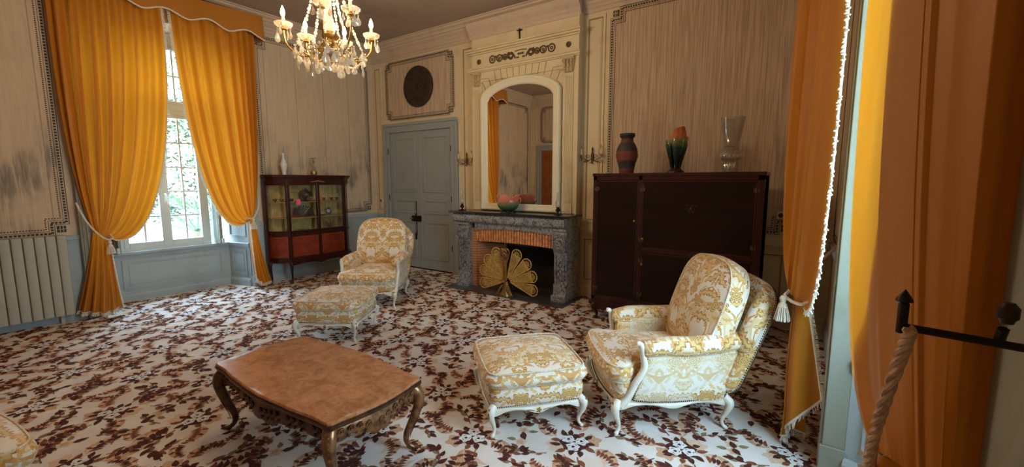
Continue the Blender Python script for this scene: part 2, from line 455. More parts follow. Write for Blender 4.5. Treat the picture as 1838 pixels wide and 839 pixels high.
thin_glass('lamp_glass', (.92,.92,.90,1), .10, .02, .08)
thin_glass('cabinet_glass', (.97,.96,.92,1), .02)
thin_glass('crystal', (.92,.90,.86,1), .18, .05, .38, rgb(250,240,220))
thin_glass('cut_glass', (.84,.82,.78,1), .12, .08, .12, rgb(210,205,195))
m = M('mirror_glass'); m.col((.80,.79,.76,1)).set(rough=.015, metal=1.0); MATS['mirror_glass'] = m.m
m = M('bulb'); m.col((1,.95,.85,1)).set(rough=.4, emit=(1,.80,.52,1), estr=14.0); MATS['bulb'] = m.m
simple('candle', rgb(238,214,160), .5, vary=.05)
simple('porcelain', rgb(226,226,222), .25, vary=.05); simple('blue_porcelain', rgb(86,104,140), .3, vary=.3, nscale=40)
simple('silver', rgb(150,146,140), .25, .9); simple('pewter', rgb(86,80,74), .35, .6, vary=.4, nscale=30)
simple('pink_tag', rgb(240,96,130), .6); simple('coral', rgb(140,70,50), .6, vary=.4, nscale=60)
simple('shelf_wood', rgb(190,150,104), .4); simple('cabinet_lining', rgb(214,192,130), .7, vary=.15, nscale=12)
simple('plastic_white', rgb(222,218,208), .35, vary=.03)
simple('brown_board', rgb(104,84,62), .6, vary=.2); simple('dark_board', rgb(60,50,42), .6, vary=.2)
simple('door_orange', rgb(150,84,34), .45, vary=.2)
# pottery
def zmix(name, stops, rough=.3, bump=0, nz=.02):
    m = M(name); P = m.coord(); x, y, z = m.xyz(P)
    n = m.noise(P, 30, 3); zz = z + (n-.5)*nz*2
    nn = m.nt.nodes.new('ShaderNodeValToRGB'); cr = nn.color_ramp
    m.nt.links.new(zz.s, nn.inputs[0])
    while len(cr.elements) < len(stops): cr.elements.new(.5)
    for e, (p, c) in zip(cr.elements, stops): e.position = p; e.color = c
    m.col(nn.outputs[0]).set(rough=rough)
    if bump: m.bump(m.noise(P, 60, 3), bump, .004)
    MATS[name] = m.m
zmix('stoneware', [(0,rgb(96,44,24)),(.05,rgb(110,52,30)),(.06,rgb(52,46,38)),(.13,rgb(52,46,38)),(.14,rgb(118,54,30)),(.245,rgb(120,56,32)),(.25,rgb(62,56,46)),(.33,rgb(60,54,44)),(.36,rgb(110,60,38)),(.40,rgb(60,44,34)),(.42,rgb(44,42,38))], .6, .5, .002)
zmix('flower_glaze', [(0,rgb(30,16,14)),(.16,rgb(22,36,32)),(.26,rgb(40,70,58)),(.34,rgb(120,130,70)),(.40,rgb(190,110,60)),(.46,rgb(176,84,60))], .15, .4, .05)
zmix('bowl_glaze', [(0,rgb(34,60,40)),(.06,rgb(60,92,56)),(.13,rgb(110,120,80)),(.17,rgb(196,110,90)),(.24,rgb(220,140,110))], .12, .3, .03)
m = M('carpet_ground'); P = m.pos(); n = m.noise(P, 240, 2); n2 = m.noise(P, 3, 4)
m.col(m.mix(n2.step(.35,.7), rgb(230,224,214), rgb(218,208,194))).set(rough=.95, spec=.1); m.bump(n, .5, .006); MATS['carpet_ground'] = m.m
def yarn(name, a, b):
    m = M(name); P = m.pos(); n = m.noise(P, 70, 3)
    m.col(m.mix(n.step(.35,.65), a, b)).set(rough=.95, spec=.1); m.bump(m.noise(P, 240, 2), .5, .006); MATS[name] = m.m
yarn('yarn_brown', rgb(70,38,36), rgb(96,56,44)); yarn('yarn_tan', rgb(196,152,118), rgb(208,172,140)); yarn('yarn_white', rgb(232,232,228), rgb(222,220,214))
yarn('yarn_olive', rgb(128,116,84), rgb(150,138,104)); yarn('yarn_peach', rgb(216,182,152), rgb(222,196,168)); yarn('yarn_rust', rgb(142,88,62), rgb(120,70,50))
simple('leaf_green', rgb(66,100,52), .6, vary=.5, nscale=3); simple('leaf_dark', rgb(42,70,44), .6, vary=.5, nscale=3); simple('palm_green', rgb(76,110,80), .5, vary=.3, nscale=3)
simple('bark', rgb(110,96,80), .9); simple('sand', rgb(128,118,104), .95, vary=.12, nscale=3); simple('stone_wall', rgb(88,86,84), .9, vary=.35, nscale=6)

# ------------------------------------------------------------------ the room
XL, XR, YF, YB, ZC = -6.93, .27, 5.46, -.55, 4.05
YBR = 5.32   # chimney breast face
# carpeted floor; the woven flowers are flat yarn patches in the same mesh
fl = MB(); fl.add([(XL-.5,YB,0),(XR+.5,YB,0),(XR+.5,YF,0),(XL-.5,YF,0)], [(0,1,2,3)], 0)
CM = ['carpet_ground','yarn_brown','yarn_tan','yarn_white','yarn_olive','yarn_peach','yarn_rust']
ZL = {2:.0006, 5:.0010, 4:.0014, 6:.0018, 1:.0022, 3:.0028}
def clip_in(x, y): return XL-.40 < x < XR+.35 and YB+.02 < y < YF-.02 and not ((x < XL or x > XR) and not (1.55 < y < 2.9))
def drop(x, y, a, L, W, curl, ci, X, z=None, n=6):
    W *= 1.12; L *= 1.05
    p = []; q = []
    for i in range(n+1):
        t = i/n; ang = a+curl*t
        px = x+cos(a+curl*t*.5)*L*t; py = y+sin(a+curl*t*.5)*L*t
        h = W*sin(pi*min(1,t**.75))*(1 if i not in (0,n) else 0)
        if h: p.append((px-sin(ang)*h, py+cos(ang)*h)); q.append((px+sin(ang)*h, py-cos(ang)*h))
        else: p.append((px,py))
    tip = p.pop() if True else None
    pts = p + [tip] + q[::-1]
    W2 = [X @ Vector((u, v, 0)) for u, v in pts]
    if not clip_in(W2[0].x, W2[0].y) or not clip_in(W2[len(p)].x, W2[len(p)].y): return
    zz = (ZL[ci] if z is None else z) + random.random()*.00035
    fl.add([(v.x, v.y, zz) for v in W2][::-1] if False else [(v.x, v.y, zz) for v in W2], [tuple(range(len(W2)))[::-1]], ci)
def blob(x, y, r, k, amp, ci, X, ph=0, z=None, n=20):
    W2 = [X @ Vector((x+r*(1+amp*cos(k*t+ph))*cos(t), y+r*(1+amp*cos(k*t+ph))*sin(t), 0)) for t in [2*pi*i/n for i in range(n)]]
    if not all(clip_in(v.x, v.y) for v in W2[::5]): return
    zz = (ZL[ci] if z is None else z) + random.random()*.0003
    fl.add([(v.x, v.y, zz) for v in W2], [tuple(range(n))], ci)
def stem(pts, w, ci, X):
    P = spline([(a,b,0) for a,b in pts], 4); vs = []
    for i, p in enumerate(P):
        t = P[min(i+1,len(P)-1)]-P[max(i-1,0)]; t.normalize(); nn = Vector((-t.y, t.x, 0))*w; vs.append((p+nn, p-nn))
    for i in range(len(vs)-1):
        q = [X @ v for v in (vs[i][0], vs[i][1], vs[i+1][1], vs[i+1][0])]
        if clip_in(q[0].x, q[0].y) and clip_in(q[2].x, q[2].y): fl.add([(v.x, v.y, .002) for v in q], [(0,1,2,3)], ci)
def frond(x, y, a, L, curl, side, X, dark=1):
    """acanthus leaf: pale body with dark lobes along its back"""
    drop(x, y, a, L, L*.17, curl, 2, X, n=8); drop(x+.01, y, a+.25*side, L*.8, L*.12, curl*1.1, 5, X, n=8)
    n = 7
    for i in range(n):
        t = (i+.6)/n; px = x+cos(a+curl*t*.5)*L*t; py = y+sin(a+curl*t*.5)*L*t; ang = a+curl*t
        drop(px, py, ang+side*(.95-.5*t), L*(.34-.16*t), L*.055, side*.9, dark if i % 3 else 6, X)
        if i % 2: drop(px, py, ang-side*(.9-.4*t), L*(.24-.1*t), L*.045, -side*.8, 6 if i % 4 == 1 else 1, X)
def branch(pts, X, sz=.07, seq=(1,6,1,4)):
    stem(pts, .0035, 6, X); P = spline([(a,b,0) for a,b in pts], 3)
    for i in range(1, len(P)):
        d = P[i]-P[i-1]; a = atan2(d.y, d.x); s = 1 if i % 2 else -1; k = sz*random.uniform(.75,1.15)
        drop(P[i].x, P[i].y, a+s*random.uniform(.5,.9), k, k*.24, -s*.5, seq[i % len(seq)], X)
    drop(P[-1].x, P[-1].y, a, sz*1.1, sz*.26, .4, 1, X)
def motif(X):
    for i in range(11):
        a = 2*pi*i/11+random.uniform(-.12,.12); r = random.uniform(.072,.09)
        drop(r*cos(a), r*sin(a), a+random.uniform(-.3,.3), random.uniform(.045,.07), .016, random.uniform(-.6,.6), 1 if i % 3 else 6, X)
    blob(0,0,.088,7,.12,1,X,z=.0016); blob(.085,-.055,.07,6,.2,5,X); blob(-.09,.06,.06,5,.2,2,X)
    for i in range(3):
        a = 2*pi*i/3+.5; cx, cy = .046*cos(a), .046*sin(a)
        blob(cx,cy,.040,5,.16,3,X,ph=i); blob(cx,cy,.010,3,.1,1,X,z=.0034)
        for j in range(3):
            b = a+2.1*j; drop(cx+.020*cos(b), cy+.020*sin(b), b+1.2, .022, .003, .6, 4, X, z=.0034, n=4)
    for i in range(3): 
        a = 2*pi*i/3+1.55; drop(.07*cos(a), .07*sin(a), a+pi, .05, .008, 0, 1, X, z=.0033)
    frond(.13,.03,.25,.27,1.3,1,X); frond(-.12,-.04,3.5,.25,1.2,1,X)
    frond(.02,-.12,-1.2,.20,-1.4,-1,X); frond(-.04,.13,1.9,.19,-1.3,-1,X,6)
    branch([(.10,.10),(.17,.18),(.20,.27),(.17,.34)], X); branch([(-.10,-.10),(-.19,-.15),(-.26,-.23),(-.27,-.30)], X, .06)
    branch([(.20,-.05),(.27,-.12),(.30,-.2)], X, .055, (1,4,6,1)); branch([(-.18,.10),(-.26,.16),(-.27,.24)], X, .055, (6,1,4,1))
    frond(-.30,.04,2.3,.17,1.3,1,X); frond(.31,.10,-.9,.17,-1.3,-1,X,6); frond(.05,.30,1.0,.16,1.4,1,X)
    branch([(-.05,-.20),(-.02,-.28),(.04,-.33)], X, .055, (6,4,1,1))
    blob(.23,-.235,.036,5,.2,5,X); blob(.235,-.235,.020,5,.3,2,X,z=.0013); drop(.20,-.25,3.6,.07,.018,.6,1,X); drop(.25,-.2,.9,.06,.016,-.6,1,X); drop(.24,-.27,-1.4,.06,.015,.7,4,X)
TX, TY = .56, .60
for i in range(-1, 15):
    for j in range(-1, 12):
        X = Matrix.Translation((XL-.3+i*TX, YB+.1+j*TY+(TY/2 if i % 2 else 0), 0)) @ Matrix.Rotation(radians((35,215,80,250)[(i+2*j) % 4]+random.uniform(-14,14)), 4, 'Z')
        motif(X)
fo = struct('floor', fl, CM, smooth=0)
b = MB().box((XL-.7,YB-.2,-.12),(XR+.9,YF+.3,-.003)); struct('floor_slab', b, 'dark_board', parent=fo, smooth=0)
struct('ceiling', MB().box((XL-.6,YB-.2,ZC),(XR+.7,YF+.2,ZC+.1)), 'ceiling_paint', smooth=0)

# walls
WL = MB()   # left wall, with window recess y 1.36..3.08 splaying to 1.55..2.97
WL.box((XL-.7,YB-.2,0),(XL,1.30,ZC)); WL.box((XL-.7,3.14,0),(XL,YF+.2,ZC)); WL.box((XL-.7,1.30,3.62),(XL,3.14,ZC))
for y0, y1, y2 in ((1.30,1.37,1.60),(3.14,3.07,2.97)):
    WL.prism([(XL,y0),(XL,y1),(XL-.46,y2),(XL-.7,y2),(XL-.7,y0)], 0, 3.62, 1)
WL.box((XL-.7,1.5,0),(XL-.45,3.0,.64), 1)
wl = struct('wall_left', WL, ['wall_blush','dado_blue'], smooth=0)
WF = MB(); WF.box((XL-.2,YF,0),(-6.66,YF+.2,ZC)); WF.box((-4.80,YF,0),(XR+.2,YF+.2,ZC)); WF.box((-6.66,YF,2.58),(-4.80,YF+.2,ZC))
# chimney breast, hollow at the hearth
WF.box((-4.37,YBR,1.0),(-2.57,YF,3.80)); WF.box((-4.37,YBR,0),(-4.06,YF,1.0)); WF.box((-2.68,YBR,0),(-2.57,YF,1.0))
wf = struct('wall_far', WF, 'cream_paint', smooth=0)
WR = MB(); R0, R1 = 1.30, 2.78
WR.box((XR,YB-.2,0),(XR+.7,R0-.06,ZC)); WR.box((XR,R1+.06,0),(XR+.7,YF+.2,ZC)); WR.box((XR,R0-.06,3.62),(XR+.7,R1+.06,ZC))
for y0, y1, y2 in ((R0-.06,R0,R0+.18),(R1+.06,R1,R1-.16)):
    WR.prism([(XR,y0),(XR,y1),(XR+.46,y2),(XR+.7,y2),(XR+.7,y0)], 0, 3.62, 1)
WR.box((XR+.45,R0+.1,0),(XR+.7,R1-.1,.64), 1)
wr = struct('wall_right', WR, ['wall_blush','dado_blue'], smooth=0)
WB = MB(); WB.box((XL-.2,YB-.2,0),(-6.66,YB,ZC)); WB.box((-4.9,YB-.2,0),(XR+.2,YB,ZC)); WB.box((-6.66,YB-.2,2.58),(-4.9,YB,ZC))
wbk = struct('wall_rear', WB, 'wall_blush', smooth=0)

# mouldings: a profile (offset from wall, z) swept along a wall face
def ledge(mb, face, a, b, prof, mi=0, capped=True):
    """face: ('x', X, dir) or ('y', Y, dir); a..b along the wall"""
    ax, c, d = face
    def P(t, o, z): return (c+d*o, t, z) if ax == 'x' else (t, c+d*o, z)
    n = len(prof); vs = [P(a,o,z) for o,z in prof]+[P(b,o,z) for o,z in prof]
    fs = [(i,i+1,n+i+1,n+i) for i in range(n-1)] + [tuple(range(n)), tuple(range(n,2*n))]
    mb.add(vs, fs, mi)
FL, FF, FR, FB = ('x',XL,1), ('y',YF,-1), ('x',XR,-1), ('y',YB,1)
CORN = [(0,3.78),(.015,3.78),(.03,3.82),(.045,3.83),(.05,3.86),(.07,3.88),(.075,3.90),(.12,3.935),(.13,3.955),(.15,3.96),(.17,3.99),(.205,4.01),(.21,4.03),(.23,4.035),(.23,4.05),(0,4.05)]
for nm, F, a, b in (('trim_1',FL,YB,YF),('trim_2',FF,XL,XR),('trim_3',FR,YB,YF),('trim_4',FB,XL,XR)):
    mb = MB(); ledge(mb, F, a, b, CORN); struct(nm, mb, 'cornice_paint', smooth=0)
BREASTC = [(o, z) for o, z in CORN]
mb = MB(); ledge(mb, ('y',YBR,-1), -4.40, -2.54, [(0,3.74),(.015,3.74),(.03,3.78),(.05,3.80),(.05,3.83),(.10,3.88),(.11,3.95),(0,3.95)]); struct('trim_5', mb, 'cornice_paint', smooth=0)
RAIL = [(0,.90),(.014,.90),(.02,.93),(.03,.935),(.034,.97),(.02,.985),(0,.99)]
BASE = [(0,0),(.022,0),(.022,.13),(.015,.145),(.010,.16),(0,.17)]
def panel(mb, face, a, b, z0, z1, mi=0, w=.035, d=.016, inner=True, mi2=None):
    """raised rectangular moulding with field"""
    ax, c, dr = face
    def bx(a0,a1,q0,q1,o,mi=mi): 
        if ax == 'x': mb.box((c,a0,q0),(c+dr*o,a1,q1),mi)
        else: mb.box((a0,c,q0),(a1,c+dr*o,q1),mi)
    k2 = mi if mi2 is None else mi2
    bx(a,b,z0,z0+w,d); bx(a,b,z1-w,z1,d); bx(a,a+w,z0+w,z1-w,d); bx(b-w,b,z0+w,z1-w,d)
    if inner:
        g = w*1.0; q = w*.45
        bx(a+w,b-w,z0+w,z0+w+q,d*.55,k2); bx(a+w,b-w,z1-w-q,z1-w,d*.55,k2); bx(a+w,a+w+q,z0+w+q,z1-w-q,d*.55,k2); bx(b-w-q,b-w,z0+w+q,z1-w-q,d*.55,k2)
        if b-a > 6*w: bx(a+w+g,b-w-g,z0+w+g,z1-w-g,d*.4)
for nm, F, segs, mt in (('baseboard_left',FL,((YB,1.24),(3.2,YF)),'dado_blue'),('baseboard_far',FF,((XL,-6.72),(-4.74,-4.37),(-2.57,XR)),'cream_paint'),('baseboard_right',FR,((YB,R0-.2),(R1+.2,YF)),'dado_blue'),('baseboard_rear',FB,((XL,-6.72),(-4.84,XR)),'dado_blue')):
    mb = MB()
    for a, b in segs: ledge(mb, F, a, b, BASE)
    struct(nm, mb, mt, smooth=0)
# blue-grey dado on the left wall and in the far corner, dado right of the fireplace
mb = MB()
for a, b in ((YB,1.24),(3.2,YF)):
    mb.box((XL,a,.17),(XL+.006,b,.90)); ledge(mb, FL, a, b, RAIL)
panel(mb, FL, 3.3, 5.3, .24, .84); panel(mb, FL, -.4, 1.15, .24, .84)
mb.box((XL,YF-.006,.0),(-6.70,YF,.90)); ledge(mb, FF, XL, -6.70, RAIL)
struct('trim_6', mb, 'dado_blue', smooth=0)
mb = MB(); ledge(mb, FF, -2.57, XR, [(0,.86),(.014,.86),(.02,.89),(.034,.90),(.038,.94),(.02,.965),(.012,1.0),(0,1.0)]); ledge(mb, FF, -4.74, -4.37, RAIL)
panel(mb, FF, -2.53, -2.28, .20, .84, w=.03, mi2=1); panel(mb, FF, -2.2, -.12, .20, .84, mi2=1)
# narrow upright panels beside door and fireplace
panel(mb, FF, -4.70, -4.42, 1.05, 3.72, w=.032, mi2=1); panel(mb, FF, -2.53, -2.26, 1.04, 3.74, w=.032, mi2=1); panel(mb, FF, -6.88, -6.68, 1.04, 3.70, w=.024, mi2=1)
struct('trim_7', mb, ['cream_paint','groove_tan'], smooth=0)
mb = MB(); ledge(mb, FR, R1+.2, YF, RAIL); ledge(mb, FR, YB, R0-.2, RAIL); struct('trim_8', mb, 'dado_blue', smooth=0)
mb = MB(); ledge(mb, FB, -4.84, XR, RAIL); panel(mb, FB, -6.90, -6.70, 1.04, 3.7, w=.024); struct('trim_9', mb, 'cream_paint', smooth=0)

# papered / planked wall panels with their inked, stepped borders
def wall_panel(nm, face, a, b, z0, z1, mat, st=.10, brd=True, dash=.019, gap=.032, cut=.006, back=0):
    ax, c, dr = face
    def P(t, z, o): return (c+dr*o, t, z) if ax == 'x' else (t, c+dr*o, z)
    def loop(ins, s):
        A, B, Z0, Z1 = a+ins, b-ins, z0+ins, z1-ins
        return [(A+s,Z0),(B-s,Z0),(B-s,Z0+s*.5),(B-s*.5,Z0+s*.5) if False else (B-s,Z0+s),(B,Z0+s),(B,Z1-s),(B-s,Z1-s),(B-s,Z1),(A+s,Z1),(A+s,Z1-s),(A,Z1-s),(A,Z0+s),(A+s,Z0+s)]
    pb = MB(); L = [p for i, p in enumerate(loop(.0, st)) if i != 2]
    n = len(L); vs = [P(t,z,.008) for t,z in L]; pb.add(vs, [tuple(range(n))])
    pan = struct('wall_panel', pb, mat, parent=nm, smooth=0)
    ib = MB()
    def run(L, wd, step, ln, o):
        n = len(L)
        for i in range(n):
            p, q = L[i], L[(i+1)%n]; d = (q[0]-p[0], q[1]-p[1]); D = abs(d[0])+abs(d[1])
            if D < 1e-6: continue
            k = max(1, round(D/step)); ux, uz = d[0]/D, d[1]/D
            for j in range(k):
                s0 = D*j/k; s1 = s0+D/k*ln
                t0, q0, t1, q1 = p[0]+ux*s0, p[1]+uz*s0, p[0]+ux*s1, p[1]+uz*s1
                hx, hz = (wd/2 if abs(uz) > .5 else 0), (wd/2 if abs(ux) > .5 else 0)
                A = P(min(t0,t1)-hx, min(q0,q1)-hz, .008); B = P(max(t0,t1)+hx, max(q0,q1)+hz, o); ib.box(A, B, 0)
    O = [p for i, p in enumerate(loop(-.012, st)) if i != 2]; I = [p for i, p in enumerate(loop(.035, st)) if i != 2]
    run(O, dash, gap, .62, .0115); run(I, .012, .022, .55, .0105); run([p for i, p in enumerate(loop(-.034, st)) if i != 2], .004, 9, 1, .0100); run([p for i, p in enumerate(loop(.012, st)) if i != 2], .004, 9, 1, .0100)
    for t in (a+st*.28, b-st*.28):
        for z in (z0+st*.28, z1-st*.28):
            h = st*.30; ib.box(P(t-h, z-h, .004), P(t+h, z+h, .012), 0)
            for k in (-1,1): ib.box(P(t+k*h*.35-.003, z-h*.9, .012), P(t+k*h*.35+.003, z+h*.9, .0135), 1)
            ib.box(P(t-h*.9, z-.003, .012), P(t+h*.9, z+.003, .0135), 1)
    struct('panel_border', ib, ['border_ink','border_pale'], parent=pan, smooth=0)
wall_panel(wf, FF, -6.52, -4.90, 2.74, 3.71, 'striped_cloth')
wall_panel(wf, FF, -2.16, -.12, 1.06, 3.74, 'striped_cloth', st=.12)
wall_panel(wl, FL, 3.34, 5.30, 1.06, 3.74, 'plank_paint', st=.12)
wall_panel(wl, FL, -.42, 1.14, 1.03, 3.74, 'plank_paint', st=.12)
wall_panel(wr, FR, R1+.3, 5.30, 1.06, 3.74, 'plank_paint', st=.12)
wall_panel(wbk, FB, -6.52, -4.98, 2.74, 3.71, 'striped_cloth'); wall_panel(wbk, FB, -4.5, -.2, 1.06, 3.74, 'striped_cloth', st=.12)

# double door beside the fireplace
def double_door(nm, face, a, b, top, mat, slabmat, open_dark=False):
    ax, c, dr = face
    def P(t, o, z): return (c+dr*o, t, z) if ax == 'x' else (t, c+dr*o, z)
    def bx(mb, t0, t1, z0, z1, o0, o1, mi=0): mb.box(P(t0,o0,z0), P(t1,o1,z1), mi)
    fr = MB()
    for t0, t1 in ((a,a+.12),(b-.12,b)): bx(fr,t0,t1,0,top-.12,-.18,.02)
    bx(fr,a,b,top-.12,top,-.18,.02); bx(fr,a-.015,a+.03,0,top-.02,0,.04); bx(fr,b-.03,b+.015,0,top-.02,0,.04); bx(fr,a-.015,b+.015,top-.02,top+.03,0,.045)
    bx(fr,a+.10,a+.13,0,top-.1,0,.03); bx(fr,b-.13,b-.10,0,top-.1,0,.03); bx(fr,a+.13,b-.13,top-.13,top-.1,0,.03)
    d = struct(nm, fr, mat, smooth=0, bevel=.004)
    mid = (a+b)/2; res = []
    for t0, t1 in ((a+.13,mid-.004),(mid+.004,b-.13)):
        lf = MB(); bx(lf,t0,t1,.02,top-.13,-.05,-.01)
        W = t1-t0
        F2 = (ax, c-dr*.01, dr)
        for z0, z1 in ((.20,.87),(1.02,1.26),(1.40,top-.24)):
            panel(lf, F2, t0+W*.14, t1-W*.14, z0, z1, w=.022, d=.016, inner=False)
            bx(lf, t0+W*.14+.05, t1-W*.14-.05, z0+.05, z1-.05, -.01, -.004)
        res.append(build('door_leaf', lf, slabmat, d, smooth=0, bevel=.003))
    return d, res, bx, mid
d1, leaves, bx, mid = double_door('door_1', FF, -6.64, -4.82, 2.62, 'door_grey', 'door_grey')
st_ = MB(); bx(st_, mid-.01, mid+.035, .02, 2.49, -.01, .004); build('astragal', st_, 'door_grey', d1, smooth=0)
lk = MB(); bx(lk, mid-.145, mid-.095, .62, 1.24, -.01, .004); lk.prism([(0,-.07),(.024,-.05),(.024,.05),(0,.07),(-.024,.05),(-.024,-.05)],0,.006,0,Matrix.Translation(P_ if False else (mid-.12,YF-.0+.0,.6)) @ Matrix.Rotation(pi/2,4,'X'))
pl = build('lock_plate', lk, 'dark_board', leaves[0], smooth=0, bevel=.002)
lb = MB(); bx(lb, mid-.20, mid+.03, .88, .98, -.01, .03); build('lock_box', lb, 'iron', leaves[0], smooth=0, bevel=.004)
kn = MB(); kn.lathe([(0,.0),(.012,0),(.010,.03),(.022,.04),(.026,.055),(.018,.07),(0,.074)], 12, 0, Matrix.Translation((mid-.155,YF-.03,.93)) @ Matrix.Rotation(pi/2,4,'X')); build('door_knob', kn, 'brass', leaves[0])
hg = MB()
for z in (.45,1.3,2.15):
    for t in (-6.515,-4.945): hg.tube([(t,YF-.03,z-.05),(t,YF-.03,z+.05)], .008, 8)
build('hinge', hg, 'iron', d1)
d2, _, _, _ = double_door('door_2', FB, -6.64, -4.92, 2.62, 'door_grey', 'door_orange')

# ------------------------------------------------------------------ windows
def window(nm, xg, dr, y0, y1, ya, yb):
    """casement window; xg: inner face of the frame, dr: direction into the room; y0..y1 glazed frame, ya..yb full recess"""
    fr = MB(); o = dr
    def bx(mb, p0, p1, z0, z1, d0, d1, mi=0): mb.box((xg-o*d0, p0, z0), (xg-o*d1, p1, z1), mi)
    bx(fr,y0,y0+.06,.66,3.50,0,.08); bx(fr,y1-.06,y1,.66,3.50,0,.08); bx(fr,y0,y1,3.43,3.58,0,.08); bx(fr,y0,y1,.66,.70,-.01,.08)
    bx(fr,y0,y1,2.53,2.67,-.02,.08); bx(fr,y0,y1,2.585,2.61,-.035,-.02)
    f = struct(nm, fr, 'window_white', smooth=0, bevel=.005)
    mid = (y0+y1)/2
    bx2 = MB(); bx2.box((xg-o*.30,ya-.1,3.58),(xg+o*.02,yb+.1,3.64)); bx2.box((xg-o*.06,ya-.05,3.42),(xg-o*.01,yb+.05,3.62)); build('window_head', bx2, 'window_white', f, smooth=0)
    for s0, s1, hs in ((y0+.06,mid-.005,1),(mid+.005,y1-.06,-1)):
        for z0, z1, rows, tp in ((.70,2.53,5,'lower'),(2.67,3.43,2,'upper')):
            sm = MB(); w = .052 if tp == 'lower' else .03
            bx(sm,s0,s0+w,z0,z1,-.012,.045); bx(sm,s1-w,s1,z0,z1,-.012,.045); bx(sm,s0+w,s1-w,z0,z0+w*1.5,-.012,.045); bx(sm,s0+w,s1-w,z1-w,z1,-.012,.045)
            sh = build('sash', sm, 'window_white', f, smooth=0, bevel=.006)
            gm = MB(); bx(gm,s0+w-.005,s1-w+.005,z0+w,z1-w,.018,.024); build('pane', gm, 'window_glass', sh, smooth=0)
            bm_ = MB(); a, b = s0+w, s1-w; q0, q1 = z0+w*1.5, z1-w
            bx(bm_,(a+b)/2-.011,(a+b)/2+.011,q0,q1,.008,.034)
            for k in range(1, rows): z = q0+(q1-q0)*k/rows; bx(bm_,a,b,z-.011,z+.011,.010,.032)
            build('glazing_bar', bm_, 'window_white', sh, smooth=0)
    hd = MB(); X0 = xg+o*.012
    bx(hd, mid-.035, mid+.035, .70, 2.53, -.020, -.012); build('meeting_stile', hd, 'window_white', f, smooth=0, bevel=.004)
    h = MB(); h.tube([(X0+o*.012,mid,1.30),(X0+o*.012,mid,1.44)], .012, 8); h.tube(spline([(X0+o*.02,mid,1.43),(X0+o*.06,mid+.005,1.42),(X0+o*.075,mid+.012,1.36),(X0+o*.07,mid+.02,1.29)],4), .008, 8)
    build('window_handle', h, 'plastic_white', f)
    return f
w1 = window('window_1', XL-.47, 1, 1.68, 2.75, 1.58, 2.97)
w2 = window('window_2', XR+.47, -1, 1.50, 2.58, R0+.18, R1-.16)
def apron(nm, X0, dr, ya, yb, w):
    """panelled breast wall and sill under the window"""
    mb = MB(); F = ('x', X0, dr)
    panel(mb, F, ya+.10, yb-.10, .17, .56, w=.035, d=.018); ledge(mb, F, ya, yb, [(0,0),(.03,0),(.03,.08),(.022,.10),(.0,.11)])
    ledge(mb, F, ya, yb, [(0,.585),(.01,.585),(.02,.61),(.035,.62),(.05,.64),(.05,.665),(.0,.67)]); mb.box((X0-dr*.1,ya,.64),(X0+dr*.02,yb,.668))
    return struct(nm, mb, 'dado_blue', smooth=0)
apron('trim_10', XL-.45, 1, 1.585, 2.985, w1); apron('trim_11', XR+.45, -1, R0+.17, R1-.15, w2)
mb = MB(); mb.box((XR-.012,.1,0),(XR,1.17,3.75)); struct('trim_22', mb, 'casing_green', smooth=0)
# panels on the splayed reveals, shutters folded against them
def reveal(nm, p0, p1, flip):
    """p0: room-side corner, p1: window-side corner (plan)"""
    d = Vector((p1[0]-p0[0], p1[1]-p0[1], 0)); L = d.length; a = atan2(d.y, d.x)
    X = Matrix.Translation((p0[0],p0[1],0)) @ Matrix.Rotation(a,4,'Z'); s = -1 if flip else 1
    mb = MB(); t = MB(); F = ('y', 0, s)
    panel(t, F, .07, L-.07, .17, .56, w=.03, d=.016); ledge(t, F, 0, L, [(0,0),(.03,0),(.03,.09),(.02,.11),(0,.12)]); ledge(t, F, 0, L, [(0,.60),(.012,.60),(.02,.63),(.025,.66),(0,.67)])
    panel(t, F, .05, L-.04, .76, 2.0, w=.025, d=.012, inner=False); panel(t, F, .05, L-.04, 2.1, 3.5, w=.025, d=.012, inner=False)
    t.v = [tuple(X @ Vector(v)) for v in t.v]; return struct(nm, t, 'dado_blue', smooth=0)
reveal('trim_12', (XL,3.07), (XL-.45,2.97), False); reveal('trim_13', (XL,1.37), (XL-.45,1.60), True)
reveal('trim_14', (XR,R1), (XR+.45,R1-.16), True); reveal('trim_15', (XR,R0), (XR+.45,R0+.18), False)
def shutter(nm, x, dr, y, s, ht=3.4):
    """folded shutter leaves standing between frame and reveal"""
    t = thing(nm[0], nm[1], 'shutter', (x, y, .67))
    for i, (dx, dy, w, m_) in enumerate(((.0,.0,.035,'casing_green'),(.05,.03,.035,'brown_board'))):
        mb = MB(); mb.box((dr*(-.03+dx*0), s*dy, 0),(dr*(.19-dx), s*(dy+.03), ht-.67))
        for z0, z1 in ((.08,.85),(.93,1.75),(1.83,ht-.75)): mb.box((dr*.0, s*(dy-.005), z0),(dr*(.16-dx), s*dy, z1))
        build('shutter_leaf', mb, m_, t, smooth=0, bevel=.003)
    h = MB(); h.box((dr*.185, s*.02,-.02+.03),(dr*.22, s*.05,.08)); build('shutter_catch', h, 'window_white', t, smooth=0, bevel=.004)
    return t
shutter(('window_shutter','tall folded tan shutter standing between window and blue reveal, beside the glass cabinet'), XL-.46, 1, 2.79, 1)
shutter(('window_shutter','dark folded shutter half hidden behind the far left curtain above the radiator'), XL-.46, 1, 1.66, -1)
shutter(('window_shutter','dark brown folded shutter seen through the gap between the two right-hand curtains'), XR+.44, -1, R1-.19, -1, 2.6)
